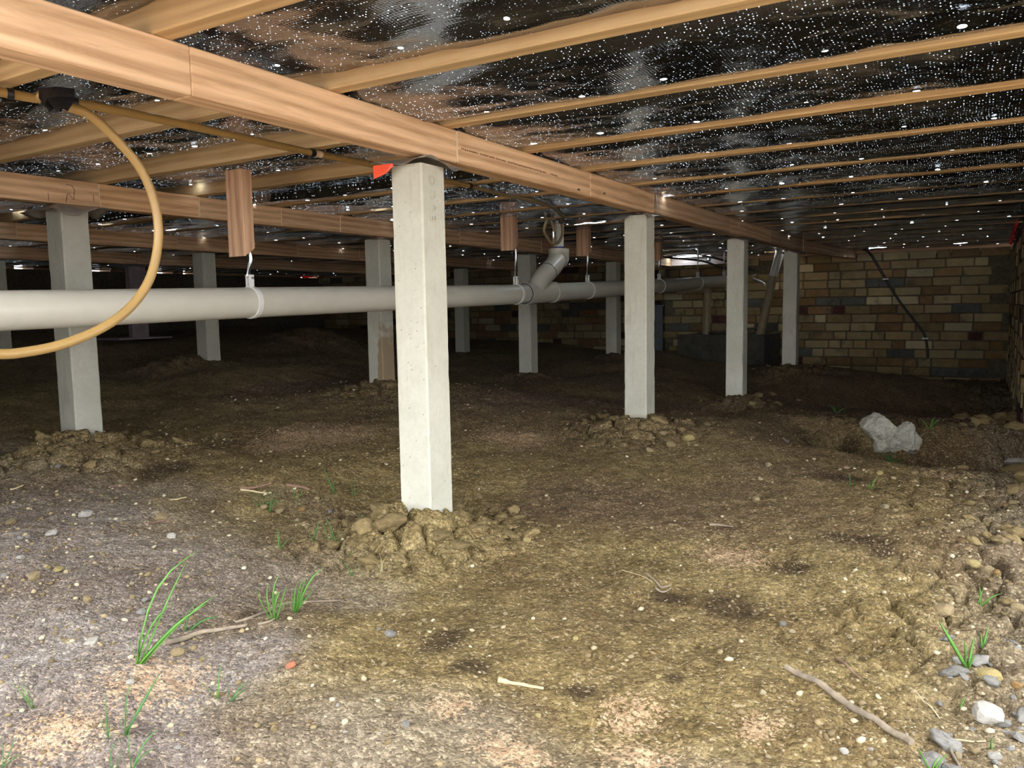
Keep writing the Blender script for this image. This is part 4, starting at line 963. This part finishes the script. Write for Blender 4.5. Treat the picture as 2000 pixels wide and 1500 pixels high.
for lab_, v_ in by_label.items():
    v_.sort(key=lambda q: q[0])
    for q, (d_, o) in enumerate(v_):
        tag(o, lab_ if len(v_) == 1 or q > 18 else lab_ + ', ' + ('nearest the camera' if q == 0 else ordinal(q) + ' nearest the camera'), 'soil clod', 'dug out soil clods')
# pale rock in the trench bank
def rock_mesh(seed):
    rr = np.random.RandomState(seed + 70); bm = bmesh.new(); bmesh.ops.create_icosphere(bm, subdivisions=5, radius=1)
    P = np.array([v_.co[:] for v_ in bm.verts])
    D = rr.randn(16, 3); D /= np.linalg.norm(D, axis=1)[:, None]; O = rr.uniform(.55, .88, 16)
    for d_, o_ in zip(D, O):
        k = np.clip(P @ d_ - o_, 0, None); P = P - k[:, None] * d_ * .97
    h = np.zeros(len(P))
    for fq_, am in ((3.5, .05), (8, .035), (17, .020)):
        for a_, b_ in ((0, 1), (1, 2), (2, 0)):
            h += am * np.abs(vnoise(P[:, a_] * fq_ + 30 + seed, P[:, b_] * fq_ + 30)) * 2
    P = P * (1 - h)[:, None]
    for v_, q in zip(bm.verts, P): v_.co = q
    return bm_mesh(bm, 'rock_face', False)
pr = empty('pale_rock', (-.38, 4.26, -.2)); tag(pr, 'big pale crumbly rock sticking out of the trench bank', 'rock')
rm = rock_mesh(1)
o = link('rock_face', rm, M['rock'], None, (-.35, 4.30, -.150), (.3, .2, .5)); o.scale = (.115, .11, .16); put_parent(o, pr)
o = link('rock_shoulder', rock_mesh(2), M['rock'], None, (-.46, 4.33, -.095), (.1, .3, 2.1)); o.scale = (.16, .10, .105); put_parent(o, pr)
o = link('rock_foot', rock_mesh(3), M['rock'], None, (-.43, 4.24, -.165), (.5, .1, 1.0)); o.scale = (.06, .05, .055); put_parent(o, pr)
o = tag(link('white_lump', lump_mesh('white_lump', 93, 3, .8, .6), STONE['w'], None, (.130, 4.26, gz(.13, 4.26) + .01), (0, 0, .4)), 'bluish white crumbly lump at the right picture edge', 'rock'); o.scale = (.06, .05, .035)

# gravel and shavings: far too many to count
def scatter(name, n, dens, shape, mat, label, seed, rad):
    rs = np.random.RandomState(seed); got = []
    while len(got) < n:
        x = rs.uniform(-3.6, .12, 4000); y = rs.uniform(.5, 4.9, 4000); k = rs.rand(4000) < dens(x, y)
        got += list(zip(x[k], y[k]))
    got = np.array(got[:n]); Z = ground(got[:, 0], got[:, 1])
    sv, sf = shape; nv = len(sv); S = rad(rs, n)
    ang = rs.uniform(0, 6.283, n); ca, sa = np.cos(ang), np.sin(ang)
    V = np.repeat(sv[None], n, 0) * (1 + .3 * rs.randn(n, nv, 1) * .5) * S[:, None, :]
    tl = rs.uniform(-.5, .5, n)
    Vz = V[..., 2] + V[..., 0] * np.sin(tl)[:, None]
    W = np.stack([V[..., 0] * ca[:, None] - V[..., 1] * sa[:, None] + got[:, 0:1], V[..., 0] * sa[:, None] + V[..., 1] * ca[:, None] + got[:, 1:2], Vz + Z[:, None] + S[:, 2:3] * .3], -1)
    Fq = (sf[None] + (np.arange(n) * nv)[:, None, None]).reshape(-1, 3)
    me = bpy.data.meshes.new(name); me.vertices.add(n * nv); me.vertices.foreach_set('co', W.astype(np.float32).ravel())
    me.loops.add(Fq.size); me.loops.foreach_set('vertex_index', Fq.astype(np.int32).ravel()); me.polygons.add(len(Fq)); me.polygons.foreach_set('loop_start', np.arange(0, Fq.size, 3, dtype=np.int32))
    me.update(calc_edges=True); attr(me, 'tone', np.repeat(rs.rand(n) ** 2.2, nv))
    o = link(name, me, mat); tag(o, label, name, kind='stuff'); return o
ico = bmesh.new(); bmesh.ops.create_icosphere(ico, subdivisions=1, radius=1); ico.verts.ensure_lookup_table()
iv = np.array([v_.co[:] for v_ in ico.verts]); itri = np.array([[v_.index for v_ in fc.verts] for fc in ico.faces]); ico.free()
def d_gravel(x, y):
    return np.clip(.10 / (.35 + .25 * (y - .4)) + .55 * sstep(-.3, .05, x) + .25 * sstep(-1.2, -1.9, x) * (y < 1.6) + .5 * vnoise(x * 4, y * 4) * .3, 0.02, 1)
def r_gravel(rs, n):
    s = .0012 + .0058 * rs.rand(n) ** 3.6; return np.stack([s * rs.uniform(.9, 1.4, n), s, s * .75], -1)
scatter('gravel', 13000, d_gravel, (iv, itri), M['gravel'], 'fine pale gravel scattered over the soil', 5, r_gravel)
pv_ = np.array([(-1, 0, 0), (-.4, .5, .35), (-.4, -.5, .3), (.4, .4, .7), (.4, -.5, .6), (1, 0, .1), (0, 0, -.2)], float)
pt_ = np.array([(0, 2, 1), (1, 2, 4), (1, 4, 3), (3, 4, 5), (0, 6, 2), (2, 6, 4), (4, 6, 5), (0, 1, 6), (1, 3, 6), (3, 5, 6)])
def d_shave(x, y):
    return np.clip(.07 + .85 * soft(x, y, SAW) + .12 * (x < -1.0) * (y < 1.4) + .10 * (y < 1.3), 0, 1)
def r_shave(rs, n):
    s = .0016 + .0048 * rs.rand(n) ** 2.6; return np.stack([s, s * .22, s * .28], -1)
scatter('shavings', 16000, d_shave, (pv_, pt_), M['shavings'], 'pinkish wood shavings and chips strewn on the soil', 6, r_shave)

# twigs
TW = {'stick': ('long bent grey stick lying in the lower right', .0055, 'twig'), 'twig1': ('short thin twig above the long grey stick', .0028, 'twig_red'), 'pale': ('pale peeled stick in the bottom centre', .0042, 'twig_pale'),
      'root1': ('thick root half buried below the left grass', .0062, 'twig'), 'root2': ('slender root passing under the thick grass tuft', .0035, 'twig'), 'root3': ('short root beside the dark hollow near the grass', .003, 'twig'),
      'fork': ('forked twig on the dark stain, right of centre', .003, 'twig'), 'fork2': ('curved twig end under the forked twig', .0028, 'twig'), 'fiber': ('thin fibre left of the forked twig', .0014, 'twig_pale'),
      'rootr': ('thin curved root right of the long grey stick', .0018, 'twig_pale'), 'root4': ('pale rootlet by the largest whitish stone', .002, 'twig_pale'), 'root5': ('grey twig running out of the lower right corner', .003, 'twig'),
      'far': ('dark root arching in front of the trench rock', .007, 'twig'), 'bark1': ('reddish bark strip left of the grass by the mound', .005, 'twig_red'), 'bark2': ('reddish bark strip right of the other one by the mound', .006, 'twig_red'), 'bark3': ('pale bark strip under the reddish ones', .004, 'twig_pale'),
      's4': ('straw coloured splinter left of the mound grass', .003, 'twig_pale'), 's5': ('reddish splinter on the grey soil at the left', .003, 'twig_red'), 's6': ('reddish splinter near the left stump', .004, 'twig_red'),
      'sfar': ('tan splinter right of the central mound', .005, 'twig'), 'y1': ('white splinter at the left picture edge', .004, 'twig_pale')}
for k, pts in TWIGS.items():
    lab, r, mt = TW[k]
    P = smooth_path([(x, y, 0) for x, y in pts], 5)
    P = [Vector((p.x, p.y, gz(p.x, p.y) + r * .75)) for p in P]
    for _ in range(2): P = [P[0]] + [(P[i - 1] + P[i] * 2 + P[i + 1]) / 4 for i in range(1, len(P) - 1)] + [P[-1]]
    n = len(P); rad = [r * (1.0 if k == 'stick' else (1.25 if k == 'pale' and q < n * .25 else .9) - .35 * q / n) * (1 + .08 * math.sin(q * 2.3)) for q in range(n)]
    tag(tube('stick' if r > .005 else 'twig', P, rad, M[mt], None, 8), lab, 'stick' if r > .005 else 'twig')

# grass
def blade_mesh(tip, w, bend, seed):
    t = Vector(tip); L = t.length; side = t.cross(Vector((.3, .9, .1))).normalized(); out = t.cross(side).normalized()
    V, Fc = [], []; n = 6
    for k in range(n + 1):
        s = k / n; p = t * s + out * bend * L * math.sin(s * math.pi) * .5 + Vector((0, 0, .12 * L * math.sin(s * math.pi)))
        ww = w * (.75 + .9 * s - 1.62 * s * s)
        ww = max(ww, w * .04)
        V += [p - side * ww, p + out * ww * .35, p + side * ww, p - out * ww * .12]
    for k in range(n):
        for q in range(4):
            q2 = (q + 1) % 4; Fc.append((k * 4 + q, k * 4 + q2, k * 4 + 4 + q2, k * 4 + 4 + q))
    Fc += [(3, 2, 1, 0), tuple(n * 4 + q for q in range(4))]
    return pydata('blade', V, Fc, True)
TL = ['longest sprawling grass plant at the left', 'small grass plant right of the sprawling one', 'thick upright grass tuft by the slender root', 'right half of the thick grass tuft by the slender root',
      'grass plant with a long slanting blade at the lower left', 'narrow upright grass shoot beside the slanting one', 'small two leaved sprout low at the left', 'little sprout leaning right near the terracotta chip',
      'grass in the lower left corner', 'flat grass sprout near the left picture edge', 'grass shoot cut by the bottom picture edge, left one', 'grass shoot cut by the bottom picture edge, right one',
      'bright grass sprout above the pale lumps at the right', 'yellow green grass stem leaning left at the right', 'short upright grass beside the leaning stem at the right', 'grass shoot at the bottom beside the long grey stick',
      'grass behind the mound of the central stump, left one', 'grass behind the mound of the central stump, right one', 'pair of short shoots left of the mound', 'short grass beside the reddish bark strip',
      'short grass between the bark strips', 'short grass right of the bark strips', 'sparse shoots left of the mound foot', 'taller shoots at the left foot of the mound', 'curved shoot on the left flank of the mound',
      'pale shoots below the left flank of the mound', 'broad leaf high on the left flank of the mound', 'sprout with a round pale stone before the trench', 'tiny sprout left of the round pale stone', 'straw coloured shoot at the front foot of the mound',
      'tiny yellow green leaf right of the long grey stick', 'tiny yellow leaf in the lower right corner']
for gx_, gy_, lab_ in ((-.725, 4.75, 'dim grass on the trench bank left of the pale rock'), (-.235, 4.35, 'dim grass at the right of the pale rock'), (-.11, 5.3, 'dark grass patch before the back wall corner'), (-.37, 4.05, 'dim grass at the foot of the pale rock')):
    rr = random.Random(int(gx_ * 900)); TL.append(lab_)
    TUFTS.append((gx_, gy_, [(rr.uniform(-.06, .06), rr.uniform(-.04, .04), rr.uniform(.02, .06)) for _ in range(9)]))
for i, (x, y, tips) in enumerate(TUFTS):
    z = gz(x, y) - .004
    g = empty('grass_tuft', (x, y, z)); tag(g, TL[i], 'grass', 'grass shoots on the soil')
    rr = random.Random(i + 40); mt = M['straw'] if i in (29,) else M['grass'] if (i in (2, 3, 12, 13, 14, 15, 30, 31) or i % 3 == 0) else M['grass_dark']
    extra = []
    if i in (2, 3): extra = [(tx * rr.uniform(.4, 1.2) + rr.uniform(-.02, .02), ty * rr.uniform(.4, 1.2) + rr.uniform(-.02, .02), tz * rr.uniform(.5, .95)) for tx, ty, tz in tips]
    for tx, ty, tz in tips + extra:
        dd = rr.uniform(-.012, .012)
        tip = (tx + .5 * dd, ty + dd, max(tz, .006) + .004); L = Vector(tip).length
        link('blade', blade_mesh(tip, max(.0016, min(.0048, L * .045)), rr.uniform(-.15, .25), i), mt, g, (x + rr.uniform(-.004, .004), y + rr.uniform(-.004, .004), z))
